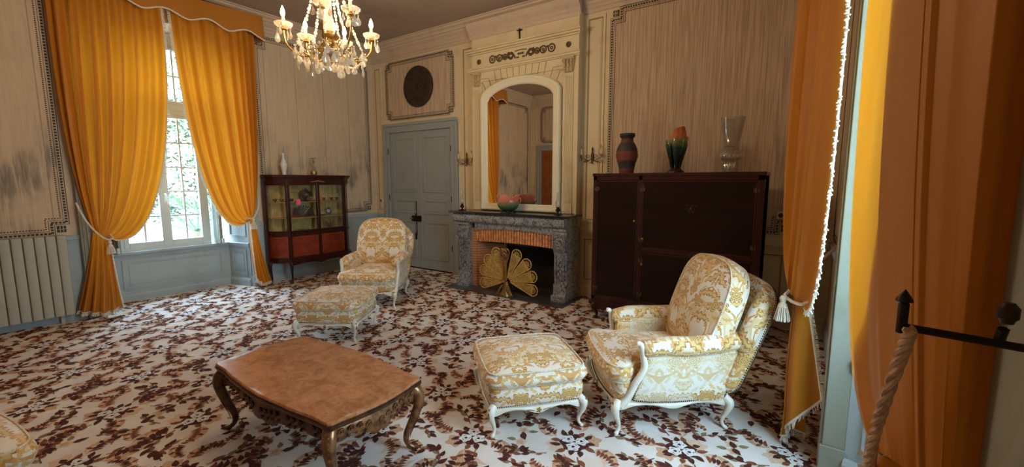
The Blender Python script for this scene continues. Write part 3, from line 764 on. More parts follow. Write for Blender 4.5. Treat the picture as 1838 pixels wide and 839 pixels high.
# window casings (upright boards proud of the wall, down to a plinth block)
def casing(nm, xw, dr, y0, y1, mat, proud=.08):
    mb = MB(); x1 = xw+dr*proud
    mb.box((xw,y0,.16),(x1,y1,3.72)); mb.box((xw,y0-.01,0),(x1+dr*.012,y1+.01,.16)); 
    for k in (.22,.5,.78): yy = y0+(y1-y0)*k; mb.box((x1,yy-.008,.16),(x1+dr*.010,yy+.008,3.72))
    return struct(nm, mb, mat, smooth=0, bevel=.004)
casing('trim_16', XL, 1, 1.24, 1.36, 'casing_green'); casing('trim_17', XL, 1, 3.08, 3.20, 'dado_blue')
casing('trim_18', XR, -1, R1, R1+.13, 'casing_green', .10); casing('trim_19', XR, -1, R0-.13, R0, 'casing_green', .10)
mb = MB(); mb.box((-6.75,YF+.2,0),(-4.7,YF+.25,2.7)); mb.box((-6.75,YB-.25,0),(-4.8,YB-.2,2.7)); mb.box((-4.4,YF+.2,0),(-2.5,YF+.5,1.2)); struct('light_block', mb, 'soot', smooth=0)  # unseen dark backing boxes, added to stop light leaking in past the doors

# ------------------------------------------------------------------ overmantel on the chimney breast
om = MB(); y = YBR
# surround boards around the mirror
om.box((-4.36,y-.02,1.16),(-4.17,y,3.10)); om.box((-2.79,y-.02,1.16),(-2.58,y,3.10)); om.box((-4.36,y-.02,3.10),(-2.58,y,3.55))
def hl(z0, z1, d, x0=-4.38, x1=-2.56): om.box((x0-d*.5,y-d,z0),(x1+d*.5,y,z1))
hl(3.235,3.25,.05); hl(3.25,3.28,.07); hl(3.28,3.295,.085)
hl(3.50,3.52,.05); hl(3.52,3.545,.085); hl(3.545,3.57,.11)
om.box((-4.37,y-.012,1.16),(-4.36,y,3.8)); om.box((-2.58,y-.03,1.0),(-2.555,y,3.78))
t = struct('trim_21', om, 'cream_paint', smooth=0, bevel=.003)
for x0, x1, fl_ in ((-4.31,-4.19,0),(-2.77,-2.62,1)):
    p = MB(); p.box((x0,y-.045,1.16),(x1,y-.018,1.26)); p.box((x0+.008,y-.035,1.26),(x1-.008,y-.018,3.03))
    k = 6
    for i in range(k):
        a = x0+.016+(x1-x0-.032)*(i+.5)/k; p.box((a-.0052,y-.043,1.30),(a+.0052,y-.034,2.99))
    build('pilaster', p, 'cream_paint', t, smooth=0)
    c = MB(); cx = (x0+x1)/2; w_ = (x1-x0)
    c.box((x0-.01,y-.07,3.20),(x1+.01,y-.018,3.235)); c.prism([(x0+.015,0),(x1-.015,0),(x1+.008,.16),(x0-.008,.16)],-.05,-.018,0,Matrix.Translation((0,y,3.04)) @ Matrix(((1,0,0,0),(0,0,1,0),(0,1,0,0),(0,0,0,1))))
    for k in (-1,0,1):
        for j, (zz, rr) in enumerate(((3.06,.030),(3.12,.034),(3.17,.028))):
            c.ball((cx+k*w_*.33, y-.055-.006*j, zz+.01*abs(k)), rr, 8, 6, (.55,.55,1))
    for k in (-1,1):
        c.tube([(cx+k*(w_*.42)+.024*cos(a)*(1-a/9)*k, y-.065, 3.175+.024*sin(a)*(1-a/9)) for a in [i*.6 for i in range(12)]], .007, 6)
    build('capital', c, 'cream_shade', t, smooth=60)
# frieze ornament: garland of scrolls with urn shapes, two rosettes
g = MB(); yy = y-.024; cx = -3.465; zc = 3.395
def ring(cx_, zc_, r, w_, n=14, a0=0, a1=2*pi): g.tube([(cx_+r*cos(a0+(a1-a0)*i/n), yy, zc_+r*sin(a0+(a1-a0)*i/n)) for i in range(n+1)], w_, 6)
for s in (-1,1):
    for dx, r in ((.50,.050),(.37,.046),(.27,.036)): 
        ring(cx+s*dx, zc, r, .011); ring(cx+s*dx, zc, r*.35, .008, 8)
    for q in range(5): g.ball((cx+s*(.435-.09*q*.6), yy, zc+.03*(-1)**q), .015, 6, 4)
    for q in range(9): g.ball((cx+s*(.17+.04*cos(q*2.4)), yy, zc+.035*sin(q*2.4)), .022, 6, 4, (1,.5,1))
    g.tube(spline([(cx+s*.22,yy,zc+.05),(cx+s*.13,yy,zc+.02),(cx+s*.09,yy,zc-.045)],4), .011, 6)
    ring(cx+s*.745+.01*s, zc, .030, .009); g.ball((cx+s*.755, yy, zc), .02, 8, 4, (1,.5,1))
    for q in range(6): g.ball((cx+s*.755+.03*cos(q), yy, zc+.03*sin(q)), .010, 6, 4)
g.tube([(cx-.10,yy,zc+.05),(cx,yy,zc+.06),(cx+.10,yy,zc+.05)], .006, 6); g.box((cx-.05,yy-.006,zc-.005),(cx+.05,yy+.006,zc+.02)); g.box((cx-.07,yy-.006,zc-.05),(cx-.03,yy+.006,zc-.03)); g.box((cx+.03,yy-.006,zc-.05),(cx+.07,yy+.006,zc-.03))
build('frieze_garland', g, 'garland', t)
# incised joint lines over the arch
ln = MB()
def arch(u, x0, x1, zs, zt): # segmental arch between x0 and x1
    return (x0+(x1-x0)*u, zs+(zt-zs)*(1-(2*u-1)**2)**.62)
for i in range(13):
    u = (i+.5)/13; x0, z0 = arch(u, -4.15, -2.83, 2.90, 3.10); dx = (u-.5)*.22
    if abs(u-.5) > .36: 
        ln.tube([(x0,y-.021,z0+.005),(x0+dx*.5,y-.021,min(z0+.12,3.2)),(x0+dx*.5+(-.14 if u < .5 else .14),y-.021,min(z0+.125,3.2))], .003, 4)
    else: ln.tube([(x0,y-.021,z0+.01),(x0+dx*.6,y-.021,3.235)], .003, 4)
for i in range(14): ln.box((-2.80,y-.023,1.35+i*.12),(-2.785,y-.02,1.353+i*.12))
build('joint_lines', ln, 'garland', t, smooth=0)
# mirror
mt = thing('arched_mirror', 'tall arched mirror in a cream frame above the marble mantelpiece', 'mirror', (0,0,0))
def arch_out(x0, x1, zb, zs, zt, n=24):
    return [(x0,zb),(x1,zb)]+[arch(1-i/n, x0, x1, zs, zt) for i in range(n+1)]
o_ = arch_out(-4.17,-2.80,1.165,2.86,3.09); i_ = arch_out(-4.045,-2.925,1.27,2.78,2.975)
rings = []
for k, (f, d) in enumerate(((0,.0),(0,.045),(.12,.062),(.3,.066),(.45,.055),(.6,.05),(.8,.045),(.92,.035),(1,.02))):
    rings.append([(a[0]+(b[0]-a[0])*f, y-.02-d, a[1]+(b[1]-a[1])*f) for a, b in zip(o_, i_)])
fm = MB(); n = len(o_); fm.add([p for r in rings for p in r], [(i*n+j, i*n+(j+1)%n, (i+1)*n+(j+1)%n, (i+1)*n+j) for i in range(len(rings)-1) for j in range(n)])
build('frame', fm, 'frame_cream', mt, smooth=35)
gm = MB(); gm.add([(p[0],y-.042,p[1]) for p in i_], [tuple(range(len(i_)))]); build('mirror_pane', gm, 'mirror_glass', mt, smooth=0)
# crucifix
cr = MB(); cr.box((-3.500,y-.018,3.60),(-3.484,y,3.77)); cr.box((-3.535,y-.018,3.715),(-3.449,y,3.73))
ct = thing('crucifix', 'small dark crucifix on the cream wall above the frieze', 'crucifix', (0,0,0)); build('cross', cr, 'iron', ct, smooth=0, bevel=.002)
cf = MB(); cf.tube([(-3.492,y-.024,3.715),(-3.492,y-.026,3.68),(-3.490,y-.022,3.63)], [.006,.007,.004], 6); cf.tube([(-3.525,y-.022,3.727),(-3.492,y-.026,3.712),(-3.459,y-.022,3.727)], .0035, 5); cf.ball((-3.492,y-.026,3.727), .007, 6, 5)
build('figure', cf, 'rust_iron', ct)
# oval plate over the door
pt = MB(); X = Matrix.Translation((-5.68,YF-.008,3.235)) @ Matrix.Rotation(pi/2,4,'X') @ Matrix.Diagonal((1,1.0,1,1))
pt.lathe([(0,.02),(.14,.018),(.20,.020),(.215,.030),(.23,.034),(.31,.045),(.335,.052),(.345,.046),(.345,.0)], 48, 0, X)
po = thing('hanging_plate', 'large round dark plate hung on the panel above the door', 'plate', (0,0,0)); build('dish', pt, 'dark_plate', po)
rl = MB()
for k in range(22):
    a = k*2*pi/22; rl.ball((-5.68+.265*cos(a), YF-.045, 3.235+.265*sin(a)), .022, 6, 4, (1,.35,1))
for k in range(9):
    a = k*2.39; r = .03*k**.5; rl.ball((-5.68+r*cos(a), YF-.03, 3.235+r*sin(a)), .028, 6, 4, (1,.4,1))
build('relief', rl, 'dark_plate', po)

# ------------------------------------------------------------------ fireplace
fp = thing('fireplace', 'grey marble fireplace with scrolled legs and brick lined hearth below the mirror', 'fireplace', (0,0,0))
YM = 4.88
s_ = MB(); s_.prism([(-4.50,YM-.01),(-2.47,YM-.01),(-2.47,YBR),(-4.50,YBR)],1.125,1.155); build('mantel_shelf', s_, 'black_slab', fp, smooth=0, bevel=.008)
fz = MB()
def rbox(mb, x0, x1, z0, z1, yf, yb, r=.03, n=5):
    prof = [(yb,z0),(yf+r,z0)]+[(yf+r-r*sin(pi/2*i/n), z0+r-r*cos(pi/2*i/n)) for i in range(1,n+1)]+[(yf+r-r*cos(pi/2*i/n), z1-r+r*sin(pi/2*i/n)) for i in range(n+1)]+[(yb,z1)]
    k = len(prof); mb.add([(x0,a,b) for a,b in prof]+[(x1,a,b) for a,b in prof], [(i,(i+1)%k,k+(i+1)%k,k+i) for i in range(k)]+[tuple(range(k))[::-1], tuple(range(k,2*k))])
rbox(fz, -4.44, -2.53, .985, 1.125, YM+.02, YBR, .045)
build('frieze_beam', fz, 'grey_marble', fp, smooth=50)
li = MB(); N = 30
def lz(u): return .86 + .055*(1-(2*u-1)**2)**.5
for i in range(N):
    u0, u1 = i/N, (i+1)/N; x0, x1 = -4.06+1.38*u0, -4.06+1.38*u1
    li.add([(x0,YM+.08,lz(u0)),(x1,YM+.08,lz(u1)),(x1,YM+.08,.99),(x0,YM+.08,.99),(x0,YM+.2,lz(u0)),(x1,YM+.2,lz(u1)),(x1,YM+.2,.99),(x0,YM+.2,.99)], [(0,1,2,3),(4,7,6,5),(0,4,5,1)])
build('lintel', li, 'grey_marble', fp, smooth=50)
for x0, x1 in ((-4.37,-4.15),(-2.70,-2.51)):
    lg = MB()
    pr = [(YBR-.02,.0),(YM+.02,0),(YM+.02,.10),(YM+.05,.11),(YM+.05,.24)]
    for i in range(25):
        t = i/24; z = .24+.70*t
        pr.append((YM+.09-.085*exp(-((t-.80)/.20)**2)+.028*exp(-((t-.28)/.22)**2)*-1, z))
    pr += [(YM+.03,.95),(YM+.03,.985),(YBR-.02,.985)]
    k = len(pr); lg.add([(x0,a,b) for a,b in pr]+[(x1,a,b) for a,b in pr], [(i,(i+1)%k,k+(i+1)%k,k+i) for i in range(k)]+[tuple(range(k))[::-1], tuple(range(k,2*k))])
    lg.box((x0-.012,YM+.005,0),(x1+.012,YM+.30,.095))
    o = build('fireplace_leg', lg, 'grey_marble', fp, smooth=40, bevel=.006)
    cv = MB(); cx = (x0+x1)/2; w_ = x1-x0
    for s in (-1,1):
        cv.tube([(cx+s*w_*.12+s*.035*cos(a)*(1-a/12), YM+.005+.0*a, .80+.05*sin(a)*(1-a/12)) for a in [i*.5 for i in range(18)]], .009, 6)
        cv.tube(spline([(cx+s*w_*.30,YM+.045,.64),(cx+s*w_*.34,YM+.055,.5),(cx+s*w_*.30,YM+.045,.30)],6), .010, 6)
        cv.tube(spline([(cx+s*w_*.40,YM+.02,.93),(cx+s*w_*.42,YM+.00,.80),(cx+s*w_*.36,YM+.035,.68)],6), .010, 6)
    for i in range(7): cv.ball((cx+.018*(-1)**i, YM+.050, .33+.042*i), .020, 7, 5, (1,.6,1.4))
    for i in range(5): cv.ball((cx+(i-2)*.028, YM+.012, .90-.012*abs(i-2)), .018, 7, 5, (.8,.8,1.6))
    build('leg_carving', cv, 'grey_marble', o)
br = MB(); k = 30
for i in range(k):
    u = (i+.5)/k; x = -4.06+1.38*u; h = lz(u)
    br.box((x-.0175,YM+.11,.70+.02*(1-(2*u-1)**2)),(x+.0175,YM+.19,h+.02))
build('brick_arch', br, 'brick_orange', fp, smooth=0, bevel=.003)
ft = MB(); ft.box((-4.06,YM+.13,.695),(-2.68,YM+.20,.9)); build('arch_mortar', ft, 'soot', fp, smooth=0)
si = MB(); si.add([(-4.06,YM+.14,0),(-3.80,YF-.03,0),(-3.80,YF-.03,.9),(-4.06,YM+.14,.9)], [(0,1,2,3)]); si.box((-4.15,YM+.12,0),(-4.06,YBR,.9)); 
si2 = MB(); si2.add([(-2.68,YM+.14,0),(-2.95,YF-.03,0),(-2.95,YF-.03,.9),(-2.68,YM+.14,.9)], [(0,3,2,1)])
build('brick_side', si, 'fire_brick', fp, smooth=0); build('brick_side', si2, 'fire_brick', fp, smooth=0)
bk = MB(); bk.box((-4.05,YF-.03,.0),(-2.69,YF-.008,.99)); bk.box((-4.05,YM+.2,.9),(-2.69,YF-.03,.95)); build('fire_back', bk, 'soot', fp, smooth=0)
mp = MB(); mp.lathe([(0,0),(.055,0),(.055,.012),(.03,.02),(0,.02)], 14, 0, Matrix.Translation((-3.99,YM+.32,.62)) @ Matrix.Rotation(radians(62),4,'Z') @ Matrix.Rotation(pi/2,4,'X')); build('damper_disc', mp, 'iron', fp)
hb = MB(); hb.box((-4.46,4.70,.0),(-2.44,YBR,.012)); hb.box((-4.05,YM+.1,.012),(-2.69,YF-.03,.02))
tag(build('hearth_slab', hb, 'hearth_slab', smooth=0, bevel=.004), 'dark stone slab set in the carpet in front of the fireplace', 'hearth')
# peacock fan fire screen
fs = thing('fire_screen', 'openwork wicker peacock fan screen standing before the fireplace', 'fire screen', (-3.37,4.79,.012))
cz = .20
for i, ad in enumerate((-11,15,40,66,90,114,140,165,191)):
    if i == 4: continue
    a = radians(ad); L = .50
    d = Vector((cos(a),0,sin(a))); p = Vector((-sin(a),0,cos(a))); W = .079; off = .010*abs(4-i)
    B = Vector((0,-.0+off*1.0,cz))
    fr = MB(); R = L-W
    c0 = B+d*R
    edge = [B+d*.05+p*.006]+[B+d*.05*0+d*(R*t)+p*(W*t) for t in (.35,.7,1)]+[c0+d*(W*sin(b))+p*(W*cos(b)) for b in [pi*q/12 for q in range(1,12)]]+[B+d*(R*t)-p*(W*t) for t in (1,.7,.35)]+[B+d*.05-p*.006]
    fr.tube(edge, .0065, 6)
    fr.tube([c0+(d*sin(b)+p*cos(b))*W*.5 for b in [2*pi*q/12 for q in range(12)]], .004, 5, closed=True)
    fr.tube([c0+(d*sin(b)+p*cos(b))*W*.22 for b in [2*pi*q/8 for q in range(8)]], .004, 5, closed=True)
    fe = build('feather', fr, 'wicker', fs)
    ms = MB()
    for q in range(30):
        t = .16+.84*q/30; ms.tube([B+d*(R*t)+p*(W*t), B+d*(R*t+.006)-p*(W*t)], .0030, 4, caps=False)
    for q in (-.66,-.33,0,.33,.66): ms.tube([B+d*.05+p*(q*.006), c0+p*(W*q)], .0022, 4, caps=False)
    for q in range(12):
        b = 2*pi*q/12; ms.tube([c0+(d*sin(b)+p*cos(b))*W*.22, c0+(d*sin(b)+p*cos(b))*W*.95], .002, 4, caps=False)
    build('weave', ms, 'wicker', fe, smooth=0)
cb = MB(); cb.lathe([(.0,.0),(.014,.0),(.020,.08),(.028,.22),(.034,.30),(.030,.36),(.016,.40),(0,.41)], 12, 0, TR((0,-.02,cz+.01)) @ Matrix.Diagonal((1,.6,1,1)))
for s in (-1,1): cb.tube(spline([(s*.025,-.03,cz+.02),(s*.02,-.04,cz+.2),(s*.06,-.035,cz+.34),(s*.075,-.03,cz+.42),(s*.05,-.03,cz+.46),(s*.02,-.03,cz+.44)],6), .008, 6)
build('peacock_body', cb, 'gilt', fs)
rs = MB(); rs.tube([( .055*cos(q), -.045, cz+.385+.065*sin(q)) for q in [2*pi*i/16 for i in range(16)]], .012, 6, closed=True); rs.ball((0,-.05,cz+.385), .034, 10, 6, (1,.5,1.2))
for q in range(8): rs.ball((.042*cos(q*.785), -.05, cz+.385+.05*sin(q*.785)), .014, 6, 4)
rs.tube([(0,-.02,cz+.42),(0,-.02,cz+.55)], .006, 6); rs.box((-.05,-.03,cz+.455),(.05,-.01,cz+.47))
build('crest', rs, 'bronze_gilt', fs)
bs = MB(); bs.lathe([(.0,.0),(.10,.0),(.095,.02),(.07,.05),(.055,.10),(.035,.15),(.025,.2),(0,.21)], 16, 0, Matrix.Diagonal((1,.55,1,1)), fn=lambda a,z: 1+.16*cos(5*a))
for s in (-1,1): bs.tube(spline([(s*.03,-.03,.15),(s*.07,-.05,.10),(s*.10,-.05,.03),(s*.125,-.05,.015)],5), .014, 6)
build('screen_foot', bs, 'gilt', fs)

# ------------------------------------------------------------------ things on the mantel
def oil_lamp(loc, label):
    t = thing('oil_lamp', label, 'lamp', loc)
    a = MB(); a.lathe([(0,0),(.06,0),(.062,.008),(.03,.014),(.012,.02),(.012,.035),(.030,.045),(.034,.065),(.024,.08),(.014,.085),(.024,.092),(.026,.10),(0,.10)], 20)
    a.tube([(.058+.020*(1+cos(q)), 0, .012+.018*(1+sin(q))) for q in [2*pi*i/12 for i in range(12)]], .003, 6, closed=True); build('burner', a, 'iron', t)
    g = MB(); g.lathe([(.024,.10),(.030,.115),(.038,.145),(.034,.175),(.020,.21),(.018,.25),(.021,.30)], 20); g2 = build('chimney', g, 'lamp_glass', t, smooth=80)
    g2.data.polygons.foreach_set('use_smooth',[True]*len(g2.data.polygons)); return t
oil_lamp((-4.39,5.06,1.155), 'small oil lamp with clear glass chimney at the door end of the mantelpiece')
oil_lamp((-2.72,5.08,1.155), 'small oil lamp with clear glass chimney at the mantel end nearest the dark cabinet')
bw = thing('ceramic_bowl', 'green and pink petal shaped majolica bowl in the middle of the mantelpiece', 'bowl', (-3.52,5.06,1.155))
b = MB(); b.lathe([(0,.012),(.05,.012),(.10,.03),(.15,.07),(.175,.12),(.168,.17),(.17,.215),(.182,.235),(.170,.232),(.155,.20),(.155,.12),(.10,.05),(0,.04)], 48, fn=lambda a,z: 1+.05*z/.23*cos(6*a)+.015*cos(12*a)); b.v = [(x_, y_*.75, z_+(.022*cos(5*atan2(y_, x_)+.6) if z_ > .19 else 0)) for x_, y_, z_ in b.v]
build('bowl_body', b, 'bowl_glaze', bw)
b = MB()
for k in range(4): a = k*pi/2+.5; f_ = MB(); f_.ball((.10*cos(a), .075*sin(a), .013), .02, 8, 5, (1.2,1,.6)); build('foot', f_, 'bowl_glaze', bw)
for s in (-1,1): b = MB(); b.tube(spline([(s*.17,0,.12),(s*.215,0,.16),(s*.205,0,.21),(s*.175,0,.20)],5), .008, 6); build('handle', b, 'bowl_glaze', bw)
# wall sconces
def sconce(loc, label):
    t = thing('candle_sconce', label, 'wall light', loc)
    a = MB(); a.ball((0,-.02,0), .035, 10, 8, (.6,.5,1.9)); a.ball((0,-.02,.09), .02, 8, 6, (.6,.6,2)); a.ball((0,-.03,-.08), .014, 8, 6)
    for s in (-1,1):
        a.tube(spline([(0,-.03,-.02),(s*.05,-.05,-.06),(s*.11,-.06,-.055),(s*.145,-.065,-.01),(s*.14,-.065,.02)],6), .0055, 6)
        a.tube([(s*(.05+.03*cos(q)*(1-q/10)), -.045, .0+.03*sin(q)*(1-q/10)) for q in [i*.6 for i in range(11)]], .004, 6)
        for k in range(3): a.ball((s*(.05+.03*k), -.055, -.05+.012*k), .011, 6, 4, (1.6,.5,.7))
    build('bracket', a, 'rust_iron', t)
    for s in (-1,1):
        c = MB(); c.lathe([(.012,-.004),(.036,.004),(.040,.012),(.022,.006),(.010,.004)], 12, 0, TR((s*.14,-.065,.02)), fn=lambda a,z: 1+.1*cos(6*a)); build('drip_pan', c, 'crystal', t)
        c = MB(); c.lathe([(0,0),(.010,0),(.010,.075),(0,.078)], 10, 0, TR((s*.14,-.065,.025))); build('candle', c, 'candle', t)
        c = MB(); c.lathe([(0,0),(.006,.003),(.011,.022),(.006,.05),(0,.062)], 8, 0, TR((s*.14,-.065,.10))); build('bulb', c, 'cut_glass', t)
        for k, dx in enumerate((-.028,.028,0)):
            c = MB(); c.ball((s*.14+dx,-.065-(.02 if k == 2 else 0),-.045), .010, 6, 5, (.8,.4,2.0)); c.tube([(s*.14+dx,-.065,-.02),(s*.14+dx,-.065,.008)], .001, 4); build('pendant', c, 'crystal', t)
    return t
sconce((-4.60,YF-.006,1.94), 'rusty two-armed wall sconce between the grey door and the fireplace')
sconce((-2.40,YF-.006,1.93), 'rusty two-armed wall sconce on the cream panel between mirror and dark cabinet')
# sockets
def socket(loc, face, label):
    t = thing('power_socket', label, 'socket', loc, rz=face)
    a = MB(); a.box((-.042,-.012,-.042),(.042,0,.042)); build('plate', a, 'plastic_white', t, smooth=0, bevel=.003)
    a = MB(); a.lathe([(0,.0),(.019,.0),(.021,.006),(.024,.006)], 16, 0, TR((0,-.012,0)) @ Matrix.Rotation(pi/2,4,'X')); build('socket_well', a, 'dark_board', t)
socket((-6.78,YF-.008,1.23), 0, 'white socket on the wall left of the grey door')
socket((-.20,YF-.010,1.235), 0, 'white socket on the striped wall right of the dark cabinet')

# ------------------------------------------------------------------ seating
def cabriole(mb, x, y, z, sx, sy, h, w=.034, out=.035, mi=0):
    """S-curved leg, (x,y,z): top, bulging outward along (sx,sy)"""
    q = sqrt(sx*sx+sy*sy); sx, sy = sx/q, sy/q
    pts = [(0,1),(.9,.88),(1.0,.76),(.6,.55),(.0,.35),(-.15,.2),(.1,.09),(.55,.03),(.55,0)]
    rr = [1.15,1.2,1.05,.78,.58,.48,.46,.62,.5]
    P = spline([(x+sx*out*a, y+sy*out*a, z-h+h*b) for a, b in pts], 4)
    R = []
    for i in range(len(rr)-1):
        for k in range(4): R.append(w*(rr[i]+(rr[i+1]-rr[i])*k/4))
    R.append(w*rr[-1]); R = [r if p.z > z-h+r*.0 else r for r, p in zip(R, P)]
    mb.tube(P, R, 10, mi, up=(1,0,0))
def rail(mb, p0, p1, z1, depth, thick, bow, nrm, mi=0, n=24):
    """serpentine seat rail from p0 to p1 (plan), scalloped under edge"""
    p0, p1, nrm = Vector((*p0,0)), Vector((*p1,0)), Vector((*nrm,0)); vs = []
    for i in range(n+1):
        t = i/n; q = p0.lerp(p1,t)+nrm*(bow*(4*t*(1-t))**.8)
        d = depth*(.62+.62*exp(-((t-.5)/.10)**2)+1.0*exp(-(t/.10)**2)+1.0*exp(-((1-t)/.10)**2)-.15*exp(-((t-.27)/.1)**2)-.15*exp(-((t-.73)/.1)**2))
        zt = z1 - .012*sin(pi*t)**2
        for o, z in ((0,zt),(thick*.5,zt-.006),(thick*.62,zt-d*.5),(thick*.5,zt-d),(-thick*.4,zt-d),(-thick*.4,zt)): v = q+nrm*o; vs.append((v.x,v.y,z))
    k = 6; mb.add(vs, [(i*k+j, (i+1)*k+j, (i+1)*k+(j+1)%k, i*k+(j+1)%k) for i in range(n) for j in range(k)]+[tuple(range(k)), tuple(n*k+j for j in range(k))], mi)
def nails(mb, pts, step=.014, r=.0048):
    P = [Vector(p) for p in pts]; acc = 0
    for i in range(len(P)-1):
        d = (P[i+1]-P[i]).length; s = step-acc
        while s <= d: mb.ball(P[i].lerp(P[i+1], s/d), r, 5, 4); s += step
        acc = d-(s-step)
def flower(mb, c, r, X=None):
    for k in range(5): mb.ball((c[0]+r*.7*cos(k*1.257), c[1], c[2]+r*.7*sin(k*1.257)), r*.5, 6, 4, (1,.6,1), 0, X)
    mb.ball(c, r*.45, 6, 4, (1,1,1), 0, X)
def piping(mb, outline, z, r=.0055, warp=None):
    mb.tube([(warp(p[0],p[1],z) if warp else (p[0],p[1],z)) for p in outline], r, 6, closed=True)
def ottoman(loc, rz, label, group):
    t = thing('ottoman', label, 'footstool', loc, rz, group); a = .285
    wd = {}
    for nrm, p0, p1 in (((0,-1),(-a,-a),(a,-a)),((0,1),(a,a),(-a,a)),((1,0),(a,-a),(a,a)),((-1,0),(-a,a),(-a,-a))):
        r = MB(); rail(r, p0, p1, .195, .036, .03, .018, nrm); fr = build('rail', r, 'white_gilt_wood', t, smooth=50)
        c = MB(); X = Matrix.Rotation(atan2(nrm[1],nrm[0])+pi/2,4,'Z')
        flower(c, (0,-a-.034,.160), .016, X)
        for s in (-1,1): c.tube([X @ Vector(v) for v in spline([(s*.03,-a-.034,.158),(s*.06,-a-.034,.166),(s*.09,-a-.028,.160)],4)], .004, 5); flower(c, (s*.19,-a-.020,.170), .011, X)
        build('carving', c, 'gilt', fr)
    for sx in (-1,1):
        for sy in (-1,1):
            l = MB(); cabriole(l, sx*a, sy*a, .20, sx, sy, .20, .022, .034); lo = build('leg', l, 'white_gilt_wood', t, smooth=60)
            c = MB(); c.ball((sx*(a+.035), sy*(a+.033), .160), .013, 7, 6, (1,1,2.2)); c.ball((sx*(a+.030), sy*(a+.028), .19), .012, 7, 5); build('leg_carving', c, 'gilt', lo)
    o1 = rrect(-a-.015,-a-.015,a+.015,a+.015,.05,5,10,.014)
    b = MB(); b.puff(o1, dome(.192,.322,bulge=.016,crown=.01,under=0)); build('upholstered_base', b, 'damask', t, smooth=70, uv=True)
    n = MB(); nails(n, [(p[0]*1.008,p[1]*1.008,.197-.010*(1-min(1,abs(abs(p[0])-abs(p[1]))*3.2)) + .010) for p in o1+o1[:1]]); o = build('nail_trim', n, 'nail', t, smooth=60)
    o2 = rrect(-a-.03,-a-.03,a+.03,a+.03,.07,6,10,.012)
    b = MB(); b.puff(o2, dome(.322,.408,bulge=.030,crown=.060,under=0)); cu = build('cushion', b, 'damask', t, smooth=70, uv=True)
    b = MB(); piping(b, o2, .416); piping(b, o2, .327); build('piping', b, 'brocade', cu, uv=True)
    return t
def bergere(loc, rz, label, group):
    t = thing('armchair', label, 'armchair', loc, rz, group)
    W = .335; YF_, YR_ = -.36, .34
    # frame rails and legs
    r = MB(); rail(r, (-W,YF_), (W,YF_), .215, .038, .034, .035, (0,-1)); fr = build('front_rail', r, 'white_gilt_wood', t, smooth=50)
    c = MB(); flower(c, (0,YF_-.054,.182), .018)
    for s in (-1,1): flower(c, (s*.22,YF_-.040,.190), .012); c.tube(spline([(s*.03,YF_-.052,.182),(s*.07,YF_-.05,.190),(s*.12,YF_-.046,.184)],4), .004, 5)
    build('carving', c, 'gilt', fr)
    for s in (-1,1):
        r = MB(); p0, p1 = ((s*W,YF_),(s*(W-.03),YR_)); rail(r, p0, p1, .215, .032, .034, .012, (s,0)); sr = build('side_rail', r, 'white_gilt_wood', t, smooth=50)
        l = MB(); cabriole(l, s*(W+.004), YF_, .215, s*.8, -1, .215, .025, .038); lo = build('leg', l, 'white_gilt_wood', t, smooth=60)
        c = MB(); c.ball((s*(W+.030),YF_-.040,.172), .014, 7, 6, (1,1,2.2)); flower(c, (s*(W+.02),YF_-.043,.205), .016); build('leg_carving', c, 'gilt', lo)
        l = MB(); cabriole(l, s*(W-.028), YR_, .215, s*.6, .9, .215, .023, .034); build('leg', l, 'white_gilt_wood', t, smooth=60)
        # scrolled arm post
        A = s*(W+.022)
        pp = spline([(A,YF_+.005,.195),(A,YF_+.05,.250),(A+s*.004,-.265,.345),(A+s*.006,-.215,.44),(A+s*.006,-.222,.52),(A+s*.004,-.228,.565),(A,-.238,.595),(A-s*.004,-.262,.602)], 5)
        l = MB(); l.tube(pp, [.025-.009*i/(len(pp)-1) for i in range(len(pp))], 8, up=(1,0,0)); build('arm_post', l, 'white_gilt_wood', t, smooth=60)
        # padded arm
        b = MB(); P = spline([(s*W,-.215,.555),(s*(W+.005),-.08,.575),(s*W,.12,.572),(s*(W-.02),.32,.585),(s*(W-.04),.44,.60)], 5); k = len(P)
        b.tube([P[0]+Vector((0,-.012,0))]+list(P), [.030]+[.052+.010*sin(pi*i/(k-1)) for i in range(k)], 14, asp=1.12); build('arm_pad', b, 'damask', t, smooth=70, uv=True)
        # outer side panel, upholstered, with nails round it
        yz = [(-.285,.228),(-.262,.30),(-.222,.385),(-.198,.46),(-.200,.545),(-.05,.56),(.15,.56),(.435,.585),(.40,.46),(.362,.33),(.340,.230),(.2,.212),(0,.207),(-.18,.214)]
        b = MB(); m_ = len(yz); cy = sum(p[0] for p in yz)/m_; cz_ = sum(p[1] for p in yz)/m_
        def xx(y_): return W-.035*max(0,(y_+.1))/.5
        rings_ = [(1,.0),(1,.020),(.93,.030),(.6,.036),(.25,.038)]
        vs = [(s*(xx(cy+(p[0]-cy)*q)+o), cy+(p[0]-cy)*q, cz_+(p[1]-cz_)*q) for q, o in [(1,-.05)]+rings_ for p in yz]
        b.add(vs, [(i*m_+j, i*m_+(j+1)%m_, (i+1)*m_+(j+1)%m_, (i+1)*m_+j) for i in range(5) for j in range(m_)]+[tuple(range(m_)), tuple(5*m_+j for j in range(m_))])
        sp_ = build('side_panel', b, 'brocade', t, smooth=70, uv=True)
        n = MB(); loop_ = yz[-4:]+yz[:5]; nails(n, [(s*(xx(p[0])+.026), cy+(p[0]-cy)*.985, cz_+(p[1]-cz_)*.97) for p in [yz[7],yz[8],yz[9],yz[10],yz[11],yz[12],yz[13],yz[0],yz[1],yz[2],yz[3],yz[4]]]); build('nail_trim', n, 'nail', sp_)
        b = MB(); ins = [(xx(0)-.05,0)]; b.box((s*(W-.055),-.20,.22),(s*(W-.02),.36,.56)); build('arm_lining', b, 'damask', t, smooth=0, uv=True)
